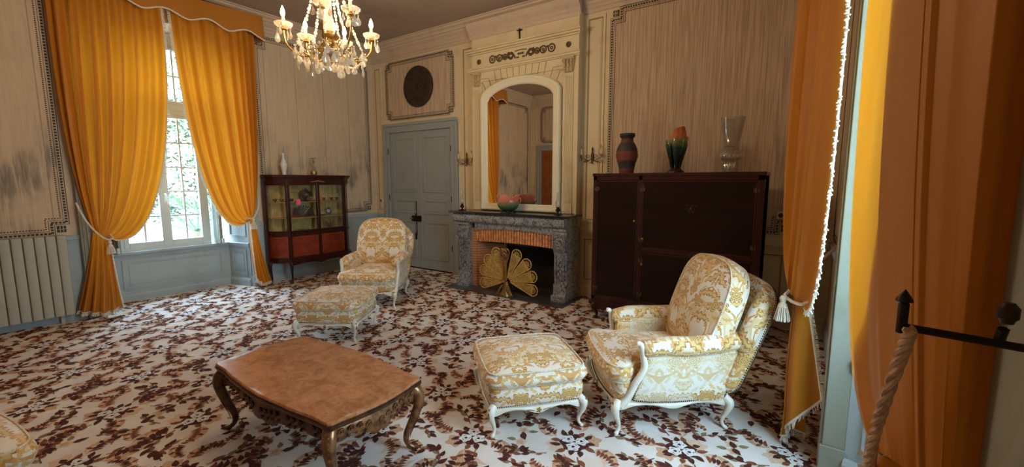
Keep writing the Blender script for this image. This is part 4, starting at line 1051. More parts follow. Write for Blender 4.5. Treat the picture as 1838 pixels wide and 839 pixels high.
    r = MB(); rail(r, (W-.04,YR_+.015), (-W+.04,YR_+.015), .215, .03, .03, .0, (0,1)); build('rear_rail', r, 'white_gilt_wood', t, smooth=50)
    # base and seat cushion
    o1 = rrect(-W-.01,YF_-.012,W+.01,YR_,.06,5,10); o1 = [(p[0], p[1]-(.03*(1-(p[0]/W)**2) if p[1] < YF_+.02 else 0)) for p in o1]
    b = MB(); b.puff(o1, dome(.212,.338,bulge=.012,crown=.005,under=0)); build('upholstered_base', b, 'damask', t, smooth=70, uv=True)
    n = MB(); nails(n, [(x_,YF_-.018-.034*(1-(x_/W)**2),.222-.010*(1-(x_/W)**2)) for x_ in [-W+.03+2*(W-.03)*i/20 for i in range(21)]]); build('nail_trim', n, 'nail', t)
    # T-shaped cushion outline
    T_ = []
    base_ = rrect(-.355,-.41,.355,.27,.09,7,12)
    for p in base_:
        x_, y_ = p; lim = .275+.085*(1/(1+exp((y_+.275)/.018)))
        x_ = max(-lim, min(lim, x_)); y_ = y_-(.03*(1-(x_/.36)**2) if y_ < -.3 else 0); T_.append((x_, y_))
    b = MB(); b.puff(T_, dome(.342,.445,bulge=.024,crown=.055,under=.0)); cu = build('seat_cushion', b, 'damask', t, smooth=70, uv=True)
    b = MB(); piping(b, T_, .446); piping(b, T_, .344); build('piping', b, 'brocade', cu, uv=True)
    # reclined back
    tilt = radians(-21)
    XB = Matrix.Translation((0,.337,.225)) @ Matrix.Rotation(tilt,4,'X') @ Matrix(((1,0,0,0),(0,0,-1,0),(0,1,0,0),(0,0,0,1)))  # local (x, up, -depth)
    ob = rrect(-.345,0,.345,.74,.12,8,10); ob = [(p[0]*(1+.04*sin(pi*min(1,p[1]/.74))), p[1]+(.045*(cos(pi*p[0]/.72)) if p[1] > .58 else 0)) for p in ob]
    b = MB(); b.puff(ob, dome(-.045,.045,bulge=.012,crown=.012,under=.0), 0, XB); ba = build('back', b, 'damask', t, smooth=70, uv=True)
    b = MB(); b.tube([XB @ Vector((p[0],p[1],-.047)) for p in ob], .006, 8, closed=True); build('back_frame', b, 'rust_iron', ba)
    n = MB(); nails(n, [XB @ Vector((p[0]*1.02,p[1]*1.005,-.030)) for p in ob], .016); build('nail_trim', n, 'nail', ba)
    # wings of the back curving forward
    for s in (-1,1):
        b = MB(); P = spline([XB @ Vector((s*.335,.32,.03)), XB @ Vector((s*.35,.46,.05)), XB @ Vector((s*.345,.60,.05)), XB @ Vector((s*.29,.71,.03))], 5); b.tube(P, [.035,.045,.052,.055,.056,.056,.056,.056,.055,.054,.053,.05,.045,.04,.035,.03][:len(P)], 12); build('back_wing', b, 'damask', t, smooth=70, uv=True)
    # back cushion
    XC = Matrix.Translation((0,.285,.435)) @ Matrix.Rotation(radians(-19),4,'X') @ Matrix(((1,0,0,0),(0,0,-1,0),(0,1,0,0),(0,0,0,1)))
    oc = rrect(-.30,0,.30,.60,.12,8,10,.012); oc = [(p[0]*(1+.07*sin(pi*min(1,max(0,p[1]/.60)))), p[1]+(.035*cos(pi*p[0]/.62) if p[1] > .45 else 0)) for p in oc]
    b = MB(); b.puff(oc, [(.15,0,-.02),(.5,0,-.025),(.8,0,-.015),(1,0,.0)]+[(1,.018*sin(pi*i/6),.02*i) for i in range(1,6)]+[(1,0,.12)]+[(q,0,.12+.075*(1-q**2.2)) for q in (.93,.84,.72,.58,.42,.25,.12)], 0, XC); bc = build('back_cushion', b, 'damask', t, smooth=70, uv=True)
    b = MB(); b.tube([XC @ Vector((p[0],p[1],.121)) for p in oc], .0055, 6, closed=True); b.tube([XC @ Vector((p[0],p[1],.0)) for p in oc], .0055, 6, closed=True); build('piping', b, 'brocade', bc, uv=True)
    return t
# chair facing (-.8,-.6): local -y -> that direction
ch = bergere((-.80,2.985,0), atan2(-.60,-.80)+pi/2, 'gold and cream floral armchair in front of the tall dark cabinet', 'floral bergere armchairs')
ch3 = dup(ch, (-4.70,3.64,0), atan2(-.83,.55)+pi/2, 'gold and cream floral armchair in front of the grey double door')
ch4 = dup(ch, (-3.04,-.19,0), radians(180+8), 'gold floral armchair cut off at the lower left corner of the picture')
ot = ottoman((-1.535,2.43,0), radians(47), 'floral footstool beside the armchair by the dark cabinet', 'floral footstools')
ot2 = dup(ot, (-4.03,2.62,0), radians(32), 'floral footstool between the coffee table and the armchair by the door')

# ------------------------------------------------------------------ coffee table
tb = thing('coffee_table', 'low marble topped table with curved carved gilt bronze frame in the middle of the carpet', 'coffee table', (-2.415,1.385,0))
def ttop(k=0, n=24):
    hx, hy = .635-k, .315-k; pts = []
    def wav(t, A): # scalloped side
        return A*(.55*exp(-((t-.5)/.14)**4) + .45*exp(-((t-.5)/.33)**6) - .75*exp(-((t-.10)/.06)**2) - .75*exp(-((t-.90)/.06)**2))
    for side in range(4):
        for i in range(n):
            t = i/n
            if side == 0: pts.append((-hx+2*hx*t, -hy-wav(t,.03)))
            elif side == 1: pts.append((hx+wav(t,.022), -hy+2*hy*t))
            elif side == 2: pts.append((hx-2*hx*t, hy+wav(t,.03)))
            else: pts.append((-hx-wav(t,.022), hy-2*hy*t))
    # round corners
    for _ in range(3): pts = [((pts[i-1][0]+pts[i][0]*2+pts[(i+1)%len(pts)][0])/4, (pts[i-1][1]+pts[i][1]*2+pts[(i+1)%len(pts)][1])/4) for i in range(len(pts))]
    return pts
o = ttop()
b = MB(); b.puff(o, [(.2,0,.434),(.9,0,.434),(1,-.004,.434),(1,.0,.438),(1,.001,.445),(1,-.004,.450),(1,-.009,.452),(.9,0,.452),(.2,0,.452)]); build('table_top', b, 'marble_top', tb, smooth=22)
b = MB(); b.puff(o, [(.3,0,.392),(1,-.030,.392),(1,-.020,.400),(1,-.010,.404),(1,.002,.412),(1,.009,.422),(1,.009,.430),(1,.003,.4345),(.3,0,.4345)]); build('top_moulding', b, 'bronze_dark', tb, smooth=45)
N = 24
for side, mt_ in ((0,'bronze_dark'),(1,'bronze_gilt'),(2,'bronze_dark'),(3,'bronze_gilt')):
    P = (o+o[:1])[side*N:side*N+N+1]; b = MB(); vs = []; orn = MB()
    nx, ny = ((0,-1),(1,0),(0,1),(-1,0))[side]
    for i, p in enumerate(P):
        t = i/N; d = .072+.060*exp(-((t-.5)/.16)**2)+.012*cos(t*2*pi*7)*(1 if .1 < t < .9 else .3)+.03*exp(-(t/.09)**2)+.03*exp(-((1-t)/.09)**2)
        x_, y_ = p[0]*.955-nx*.012, p[1]*.93-ny*.012
        for o_2, z in ((0,.40),(.010,.40-d*.3),(.014,.40-d*.75),(.006,.40-d),(-.014,.40-d),(-.014,.40)): vs.append((x_+nx*o_2, y_+ny*o_2, z))
    k = 6; b.add(vs, [(i*k+j,(i+1)*k+j,(i+1)*k+(j+1)%k,i*k+(j+1)%k) for i in range(N) for j in range(k)]+[tuple(range(k)),tuple(N*k+j for j in range(k))])
    ap = build('apron', b, mt_, tb, smooth=50)
    L = .635 if side % 2 == 0 else .315; q = 8 if side % 2 == 0 else 5
    for i in range(-q, q+1):
        t = .5+.44*i/q; ii = int(t*N); p = P[ii]; x_, y_ = p[0]*.955+nx*.004, p[1]*.93+ny*.004; z = .368-.03*exp(-((t-.5)/.15)**2); r = .020
        sgn = 1 if i >= 0 else -1
        cvp = []
        for a in range(11):
            an = a*.62; rr = r*(1-a/14); u_ = rr*cos(an)*sgn; w_ = rr*sin(an)
            cvp.append((x_+(u_ if ny else 0), y_+(u_ if nx else 0), z+w_))
        orn.tube(cvp, .0048, 5); orn.ball((x_+(.02*sgn if ny else 0), y_+(.02*sgn if nx else 0), z-.028), .009, 6, 4)
        orn.ball((x_, y_, z+.004), .008, 6, 4)
    build('apron_carving', orn, mt_, ap)
for sx in (-1,1):
    for sy in (-1,1):
        l = MB(); cx, cy = sx*.565, sy*.255
        P = spline([(cx,cy,.405),(cx+sx*.030,cy+sy*.030,.36),(cx+sx*.036,cy+sy*.036,.30),(cx+sx*.012,cy+sy*.012,.20),(cx-sx*.018,cy-sy*.018,.10),(cx-sx*.015,cy-sy*.015,.045),(cx+sx*.008,cy+sy*.008,.015),(cx+sx*.028,cy+sy*.028,.012)], 5); k = len(P)
        R_ = [.038,.036,.031,.025,.020,.015,.013,.013]; R = [R_[min(7,int(i/5))]+(R_[min(7,int(i/5)+1)]-R_[min(7,int(i/5))])*(i%5)/5 for i in range(k)]
        l.tube(P, R, 8, up=(sx,sy,0)); lg = build('leg', l, 'bronze_gilt' if sx > 0 else 'bronze_dark', tb, smooth=60)
        c = MB()
        for s in (-1,1): c.tube([v+Vector((sx*.017+s*sy*.009, sy*.017-s*sx*.009, 0)) for v in P[3:22]], [.0055-.0002*i for i in range(19)], 5)
        for a in range(6): v = P[4+2*a]; c.ball((v.x+sx*.020, v.y+sy*.020, v.z), .010-.001*a, 6, 5, (1,1,1.5))
        build('leg_carving', c, 'bronze_gilt' if sx > 0 else 'bronze_dark', lg)

# ------------------------------------------------------------------ tall dark cabinet
ar = thing('drinks_cabinet', 'very dark mahogany cabinet with one narrow and one wide door, carrying three vases', 'cabinet', (-1.16,4.60,0))
hw, D = .85, .50
b = MB(); b.box((-hw,0,.23),(-hw+.045,D,1.67)); b.box((hw-.06,0,.23),(hw,D,1.67)); b.box((-hw-.008,-.008,1.655),(hw+.008,D,1.69)); b.box((-hw,.03,.23),(hw,D,1.66)); b.box((-.325,0,.27),(-.285,.03,1.66)); b.box((-.285,0,.835),(hw-.06,.03,.875)); b.box((-hw,0,.20),(hw,D,.27)); b.box((-hw,0,1.61),(hw,.03,1.66))
build('carcass', b, 'mahogany', ar, smooth=0, bevel=.004)
b = MB(); b.box((-hw-.02,-.02,.165),(hw+.02,D,.215)); b.prism([(-hw+.03,0),(hw-.03,0),(hw-.08,-.05),(.15,-.03),(0,-.055),(-.15,-.03),(-hw+.08,-.05)],-.02,.0,0,Matrix.Translation((0,0,.165)) @ Matrix(((1,0,0,0),(0,0,1,0),(0,1,0,0),(0,0,0,1)))); build('plinth_rail', b, 'mahogany', ar, smooth=0, bevel=.006)
for x0, x1, z0, z1 in ((-hw+.05,-.33,.275,1.605),(-.28,hw-.065,.88,1.605),(-.28,hw-.065,.275,.83)):
    b = MB(); b.box((x0,.004,z0),(x1,.026,z1)); d = build('door', b, 'mahogany_dark', ar, smooth=0, bevel=.003)
    e = MB()
    for a in (((x0,-.002,z0),(x0+.008,.004,z1)),((x1-.008,-.002,z0),(x1,.004,z1)),((x0,-.002,z0),(x1,.004,z0+.008)),((x0,-.002,z1-.008),(x1,.004,z1))): e.box(*a)
    build('door_edge', e, 'edge_wood', d, smooth=0)
    h = MB()
    for x_, z_ in ((x0,z1-.09),(x0,z0+.09)) + (((x1,z1-.09),(x1,z0+.09)) if x1 > .5 and z0 > .5 else ()):
        for k in (-1,1): h.box((x_+k*.016-.009,-.006,z_-.02),(x_+k*.016+.009,.004,z_+.02))
        h.tube([(x_,-.008,z_-.028),(x_,-.008,z_+.028)], .004, 6)
    build('hinge', h, 'rust_iron', d, smooth=0)
for x_, z_ in ((-.36,1.17),(-.265,.98),(-.265,.70)):
    k = MB(); k.lathe([(0,0),(.012,0),(.014,.006),(.008,.012),(.010,.02),(0,.022)], 12, 0, TR((x_,0,z_)) @ Matrix.Rotation(pi/2,4,'X')); build('escutcheon', k, 'gilt', ar)
b = MB()
for k in range(6): b.ball((.22+.035*cos(k*1.05), 0, 1.32+.035*sin(k*1.05)), .014, 7, 5, (1,.4,1))
b.ball((.22,0,1.32), .024, 8, 6, (1,.4,1)); b.box((.16,-.003,1.345),(.28,.004,1.365)); build('inlay_flower', b, 'mahogany', ar, smooth=60)
for sx in (-1,1):
    for yy in (.03,D-.04):
        l = MB(); cabriole(l, sx*(hw-.06), yy, .18, sx, -1 if yy < .2 else 1, .18, .034, .035); build('leg', l, 'mahogany', ar, smooth=60)
def lathed(nm, loc, label, cat, prof, mat, part, n=36, fn=None, smooth=60, group=None):
    t = thing(nm, label, cat, loc, group=group); b = MB(); b.lathe(prof, n, fn=fn); build(part, b, mat, t, smooth=smooth); return t
v = lathed('stoneware_vase', (-1.72,4.86,1.69), 'brown and grey banded stoneware vase at the left end of the cabinet top', 'vase', [(0,0),(.082,0),(.084,.03),(.088,.05),(.086,.06),(.094,.09),(.100,.12),(.112,.15),(.118,.20),(.118,.245),(.112,.28),(.09,.33),(.070,.36),(.066,.39),(.072,.405),(.082,.41),(.086,.435),(.084,.45),(.07,.452),(.06,.40)], 'stoneware', 'vase_body')
b = MB()
for k in range(14):
    a = k*.449; b.tube([((.119)*cos(a+.12*cos(q)), .119*sin(a+.12*cos(q)), .20+.022*sin(q)) for q in [i*.7 for i in range(8)]], .004, 5)
for z_, r_ in ((.247,.119),(.148,.113),(.062,.088)): b.tube([(r_*cos(q),r_*sin(q),z_) for q in [2*pi*i/30 for i in range(30)]], .004, 5, closed=True)
build('relief_band', b, 'stoneware', v)
v = thing('flower_vase', 'art pottery vase shaped as a leafy tulip, orange at the top and dark green below', 'vase', (-1.175,4.86,1.69))
b = MB()
pr = [(0,0),(.080,0),(.082,.015),(.060,.035),(.044,.06),(.046,.10),(.060,.16),(.078,.24),(.088,.30),(.088,.36),(.076,.41),(.060,.45),(.052,.475),(.046,.47),(.04,.40)]
b.lathe(pr, 40, fn=lambda a,z: 1+.06*cos(5*a+z*8)+.03*cos(11*a-z*20)); b.v = [(x_+.02*(z_/.47)**2, y_, z_*(1+.05*(x_/.09)*(z_ > .4))) for x_, y_, z_ in b.v]
build('vase_body', b, 'flower_glaze', v, smooth=70)
b = MB()
for k in range(9):
    a = k*.698; r0 = [(.046,.05),(.062,.15),(.084,.24),(.098,.29),(.106,.315+.02*(k % 3))]
    P = spline([(r*cos(a+.2*z), r*sin(a+.2*z), z) for r, z in r0], 4); n_ = len(P); b.tube(P, [.016*sin(pi*(i+1)/(n_+1))+.003 for i in range(n_)], 6, asp=.5, up=(0,0,1))
b.tube(spline([(.07,-.03,.20),(.10,-.035,.30),(.115,-.03,.36),(.095,-.02,.38)],5), .010, 8)
build('glazed_leaves', b, 'flower_glaze', v)
v = thing('glass_vase', 'tall etched clear glass vase at the right end of the dark cabinet top', 'vase', (-.645,4.86,1.69))
b = MB(); b.lathe([(0,0),(.066,0),(.062,.02),(.050,.03),(.050,.10),(.056,.115),(.090,.13),(.100,.16),(.098,.19),(.080,.215),(.066,.225),(.074,.235),(.066,.245),(.076,.26),(.070,.27),(.098,.44),(.112,.545),(.106,.545),(.064,.275),(.04,.26),(0,.26)], 36); build('vase_body', b, 'cut_glass', v, smooth=60)
b = MB()
for k in range(8): a = k*pi/4; b.ball((.05*cos(a),.05*sin(a),.065), .016, 5, 4, (.6,.6,1.4))
for k in range(16): a = k*pi/8; b.ball((.098*cos(a),.098*sin(a),.165), .014, 6, 4, (.5,.5,1))
build('cut_facets', b, 'crystal', v, smooth=0)

# ------------------------------------------------------------------ glass cabinet (vitrine) on the left wall
vt = thing('display_cabinet', 'dark wood glass-fronted display cabinet with red lower panels against the left wall', 'cabinet', (-6.88,4.0,0), radians(90)); vt.scale = (.97,.95,1)
# local: x along the wall (towards far wall = +x), -y into the room ; plan outline bowed
def vplan(e=0): return [(-.72-e,0),(-.715-e,-.10),(-.66-e,-.22-e),(-.50-e*.6,-.34-e),(.0,-.355-e),(.50+e*.6,-.34-e),(.66+e,-.22-e),(.715+e,-.10),(.72+e,0)]
b = MB(); b.prism(vplan(.03), 1.665, 1.70); b.prism(vplan(.015), 1.645, 1.665); b.prism(vplan(.0), 1.56, 1.645); build('top', b, 'mahogany', vt, smooth=0, bevel=.004)
b = MB(); b.prism(vplan(.0), .36, .385); b.prism(vplan(.012), .335, .36); b.prism(vplan(-.005), .765, .80); build('lower_carcass', b, 'mahogany', vt, smooth=0, bevel=.003)
bk_ = MB(); bk_.box((-.70,-.012,.38),(.70,0,1.6)); build('back_panel', bk_, 'cabinet_lining', vt, smooth=0)
pp = [(-.72,0),(-.50,-.34),(.0,-.355),(.50,-.34),(.72,0)]
for (x_, y_), w_ in zip(pp, (.022,.024,.022,.024,.022)):
    b = MB(); yy = y_+(.03 if y_ else -.03); b.box((x_-w_,yy-.03,.34),(x_+w_,yy+.03,1.62)); build('post', b, 'mahogany', vt, smooth=0, bevel=.004)
def face(mb, a, c, z0, z1, off=0, th=.006, inset=.035, bow=.0, n=6):
    a, c = Vector((*a,0)), Vector((*c,0)); d = (c-a).normalized(); nn = Vector((d.y,-d.x,0)); a = a+d*inset; c = c-d*inset; vs = []
    for i in range(n+1):
        t = i/n; p = a.lerp(c,t)+nn*(off+bow*4*t*(1-t))
        for q in (p, p-nn*th): vs += [(q.x,q.y,z0),(q.x,q.y,z1)]
    mb.add(vs, [(4*i,4*i+4,4*i+5,4*i+1) for i in range(n)]+[(4*i+2,4*i+3,4*i+7,4*i+6) for i in range(n)]+[(4*i+1,4*i+5,4*i+7,4*i+3) for i in range(n)]+[(4*i,4*i+2,4*i+6,4*i+4) for i in range(n)]+[(0,1,3,2),(4*n,4*n+2,4*n+3,4*n+1)])
for i, bw_ in ((0,.05),(1,.0),(2,.0),(3,.05)):
    a, c = pp[i], pp[i+1]
    b = MB(); face(b, a, c, .82, 1.55, -.015, .004, .03, bw_); g = build('glass_pane', b, 'cabinet_glass', vt, smooth=50)
    b = MB(); face(b, a, c, .385, .765, -.012, .014, .028, bw_); p_ = build('lower_panel', b, 'mahogany_red', vt, smooth=50)
    for z0, z1 in ((.385,.41),(.745,.77),(.80,.83),(1.54,1.565)): 
        b = MB(); face(b, a, c, z0, z1, .0, .022, .02, bw_); build('cross_rail', b, 'mahogany', vt, smooth=50)
    b = MB()
    for z0, z1 in ((.428,.432),(.722,.726)): face(b, a, c, z0, z1, -.010, .003, .052, bw_)
    for s in (0,1):
        q = (a, c)[s]; d = Vector((c[0]-a[0],c[1]-a[1],0)).normalized(); q2 = Vector((*q,0))+d*(.052 if s == 0 else -.052); nn = Vector((d.y,-d.x,0)); q3 = q2+nn*-.008; b.box((q3.x-.002,q3.y-.004,.43),(q3.x+.002,q3.y+.004,.725))
    build('string_inlay', b, 'brass', p_, smooth=0)
for z_ in (1.03,1.28):
    b = MB(); b.prism([(p[0]*.95, p[1]*.90-.005) for p in vplan(0)], z_-.012, z_); build('shelf', b, 'shelf_wood', vt, smooth=0)
b = MB(); b.ball((.0,-.375,.0), .001, 5, 4)
b = MB()
for k in range(7): b.ball((.0+(k-3)*.035, -.362, 1.605-.004*abs(k-3)), .014, 6, 4, (1.6,.5,.8-.08*abs(k-3)))
build('brass_mount', b, 'gilt', vt); b = MB(); b.box((.012,-.378,.99),(.026,-.366,1.06)); b.tube([(.02,-.38,1.03),(.02,-.40,1.03)], .004, 6); build('key_plate', b, 'brass', vt, smooth=0)
b = MB(); b.prism([(-.50,0),(.50,0),(.47,-.05),(.3,-.03),(.12,-.035),(0,-.065),(-.12,-.035),(-.3,-.03),(-.47,-.05)],-.345,-.325,0,Matrix.Translation((0,0,.335)) @ Matrix(((1,0,0,0),(0,0,1,0),(0,1,0,0),(0,0,0,1)))); build('apron', b, 'mahogany', vt, smooth=0, bevel=.003)
for x_, y_ in ((-.69,-.04),(-.50,-.315),(.50,-.315),(.69,-.04)):
    l = MB(); cabriole(l, x_, y_, .345, (1 if x_ > 0 else -1)*.6, -1 if y_ < -.2 else -.1, .345, .026, .02); build('leg', l, 'mahogany', vt, smooth=60)
def VP(x_, y_, z_): return (-6.88-y_*1.0, 4.0+x_, z_)   # local to world
s2 = 1.28+.001; s1 = 1.03+.001; s0 = .80+.002
def put(nm, p, label, cat, parts, group=None, rz=0):
    t = thing(nm, label, cat, VP(*p), rz, group)
    for pn, prof, mat in parts: b = MB(); b.lathe(prof, 20); build(pn, b, mat, t, smooth=60)
    return t
t = put('tea_urn', (-.10,-.15,s2), 'dark silver teapot shape with lid on the upper shelf of the glass cabinet, left door', 'teapot', [('pot_body',[(0,0),(.05,0),(.04,.015),(.07,.04),(.10,.09),(.095,.13),(.06,.155),(.05,.16),(0,.16)],'pewter'),('lid',[(.05,.16),(.045,.175),(.02,.19),(.010,.195),(.014,.21),(0,.222)],'pewter')])
b = MB(); b.tube(spline([(.09,0,.07),(.14,0,.10),(.16,0,.15)],5), [.014,.013,.012,.012,.011,.010,.010,.009,.009,.008,.008], 8); build('spout', b, 'pewter', t)
b = MB(); b.tube(spline([(-.09,0,.13),(-.15,0,.14),(-.15,0,.07),(-.09,0,.05)],5), .008, 8); build('handle', b, 'pewter', t)
cup = put('silver_cup', (-.60,-.14,s2), 'small silver cup on the upper shelf of the glass cabinet, nearest the curtain', 'cup', [('cup_bowl',[(0,0),(.018,0),(.012,.01),(.028,.022),(.032,.05),(.029,.05),(.01,.015)],'silver')], 'silver cups in the glass cabinet')
for x_, y_, lb in ((-.53,-.2,'second small silver cup from the curtain on the upper cabinet shelf'),(-.40,-.25,'small silver cup beside the pink price tag on the upper cabinet shelf'),(-.24,-.27,'small silver cup right of the pink tag, in front of the dark teapot'),(-.14,-.29,'small silver cup just left of the middle post on the upper cabinet shelf'),(.16,-.22,'small silver cup behind the right door, left side of the upper shelf'),(.30,-.22,'middle small silver cup behind the right door, upper shelf'),(.42,-.2,'rightmost small silver cup on the upper cabinet shelf')):
    dup(cup, VP(x_, y_, s2), 0, lb)
b = MB(); X = TR(VP(-.15,-.12,s1+.118), 0, radians(-72), 0)
N_ = 26; vs = [(0,0,0)]; 
fan_pts = [(0,0)]
t = thing('shell_dish', 'large dark scalloped dish standing on the middle shelf of the glass cabinet', 'dish', VP(-.17,-.13,s1))
b = MB(); b.add([(0,-.02+.0,.004)]+[(0.0+(.012 if i % 2 else 0)+.02, .19*cos(pi*(.02+.96*i/N_)), .004+.19*sin(pi*(.02+.96*i/N_))*(.9+.04*(i%2))) for i in range(N_+1)], [(0,i+1,i+2) for i in range(N_)]); m2 = MB(); m2.v = [(x_-.006,y_,z_) for x_,y_,z_ in b.v]; b.add(m2.v, [(0,i+2,i+1) for i in range(N_)]); build('shell', b, 'pewter', t, smooth=0)
b = MB(); b.tube([(.02,.19*cos(pi*i/16),.004+.175*sin(pi*i/16)) for i in range(17)], .006, 6); build('shell_rim', b, 'silver', t)
t = thing('blue_plate', 'small octagonal blue and white plate standing on the middle shelf, right door', 'plate', VP(.30,-.12,s1+.066), 0)
b = MB(); b.lathe([(0,0),(.03,.0),(.06,.012),(.066,.014),(.064,.008),(.03,-.004),(0,-.004)], 8, 0, Matrix.Rotation(radians(80),4,'Y')); build('plate_rim', b, 'blue_porcelain', t, smooth=0)
b = MB(); b.lathe([(0,.001),(.030,.001),(.030,.003),(0,.003)], 12, 0, Matrix.Rotation(radians(80),4,'Y')); build('plate_centre', b, 'porcelain', t, smooth=0)
put('porcelain_box', (.12,-.22,s1), 'small white and blue porcelain dish on the middle shelf right of the middle post', 'dish', [('dish_body',[(0,0),(.05,0),(.06,.02),(.065,.035),(.06,.035),(0,.01)],'blue_porcelain'),('dish_lid',[(.05,.035),(.03,.05),(.008,.055),(0,.062)],'porcelain')])
t = thing('coral_branch', 'reddish coral branch on the lowest shelf behind the right cabinet door', 'coral', VP(.26,-.20,s0))
b = MB()
for k in range(14):
    a = k*.45; e = random.uniform(.5,1.2); b.tube(spline([(0,0,.005),(.03*cos(a),.03*sin(a),.03),(.07*cos(a)*e,.07*sin(a)*e,.05+.05*(k%3)*.6),(.09*cos(a+.2)*e,.09*sin(a+.2)*e,.08+.03*(k%3))],3), [.008]*4+[.006]*3+[.004]*3, 6)
build('coral_stem', b, 'coral', t)
put('silver_dish', (-.22,-.22,s0), 'low silver dish on the lowest shelf behind the left cabinet door', 'dish', [('dish_body',[(0,0),(.09,0),(.16,.015),(.165,.02),(.09,.008),(0,.008)],'silver')])
put('porcelain_egg', (-.42,-.22,s0), 'tiny white porcelain pot in the lower left corner behind the left cabinet door', 'pot', [('pot_body',[(0,0),(.018,0),(.026,.03),(.022,.055),(.01,.065),(0,.065)],'porcelain')])
t = thing('price_tag', 'pink paper tag stuck on the left cabinet door at the upper shelf', 'tag', VP(-.355,-.362,1.235)); b = MB(); b.box((-.001,-.032,0),(.002,.032,.09)); tag_ = build('paper', b, 'pink_tag', t, smooth=0)
t = thing('price_tag', 'small pink tag on the object behind the right cabinet door', 'tag', VP(.10,-.25,1.30)); b = MB(); b.box((-.001,-.02,0),(.002,.02,.055)); build('paper', b, 'pink_tag', t, smooth=0)
v = put('porcelain_vase', (-.43,-.14,1.701), 'slender white porcelain vase on the left side of the glass cabinet top', 'vase', [('vase_body',[(0,0),(.030,0),(.026,.015),(.034,.06),(.050,.13),(.052,.17),(.036,.21),(.018,.25),(.015,.30),(.020,.335),(.016,.335),(.010,.28)],'porcelain')])
b = MB(); b.tube(spline([(.0,.03,.21),(.0,.05,.25),(.0,.02,.29)],5), .004, 6); build('vase_handle', b, 'porcelain', v)
v = put('glass_decanter', (.05,-.16,1.701), 'clear glass decanter with a flat stopper on the right of the glass cabinet top', 'decanter', [('decanter_body',[(0,0),(.045,0),(.055,.02),(.050,.07),(.028,.11),(.016,.15),(.014,.20),(.024,.235),(.020,.235),(.010,.19)],'cut_glass'),('painted_band',[(.0555,.018),(.056,.022),(.052,.055),(.051,.06)],'gilt')])
b = MB(); b.tube([(0,0,.235),(0,0,.27)], .005, 6); b.box((-.006,-.045,.268),(.006,.045,.276)); build('stopper', b, 'dark_board', v, smooth=0)

# ------------------------------------------------------------------ radiator under the left panel
rd = thing('radiator', 'tall flat grey ribbed radiator below the stained panel at the left edge', 'radiator', (XL+.02,0,0))
for k in range(16):
    y0 = 1.115-.0835*(k+1); b = MB()
    b.prism([(.03,y0+.003),(.118,y0+.003),(.127,y0+.009),(.131,y0+.020),(.134,y0+.042),(.131,y0+.0635),(.127,y0+.0745),(.118,y0+.0805),(.03,y0+.0805)], .10, 1.0-.0); build('radiator_rib', b, 'radiator_paint', rd, smooth=30)
b = MB(); b.tube([(.07,1.11,.16),(.07,-.25,.16)], .022, 8); b.tube([(.07,1.11,.93),(.07,-.25,.93)], .022, 8); b.box((.0,.9,.14),(.08,.93,.18)); b.box((.0,-.1,.14),(.08,-.07,.18)); b.box((0,.9,.9),(.08,.93,.94)); b.box((0,-.1,.9),(.08,-.07,.94)); b.box((.04,1.0,-.0),(.07,1.03,.12)); b.box((.04,-.1,.0),(.07,-.07,.12)); build('header_pipe', b, 'radiator_paint', rd, smooth=40)

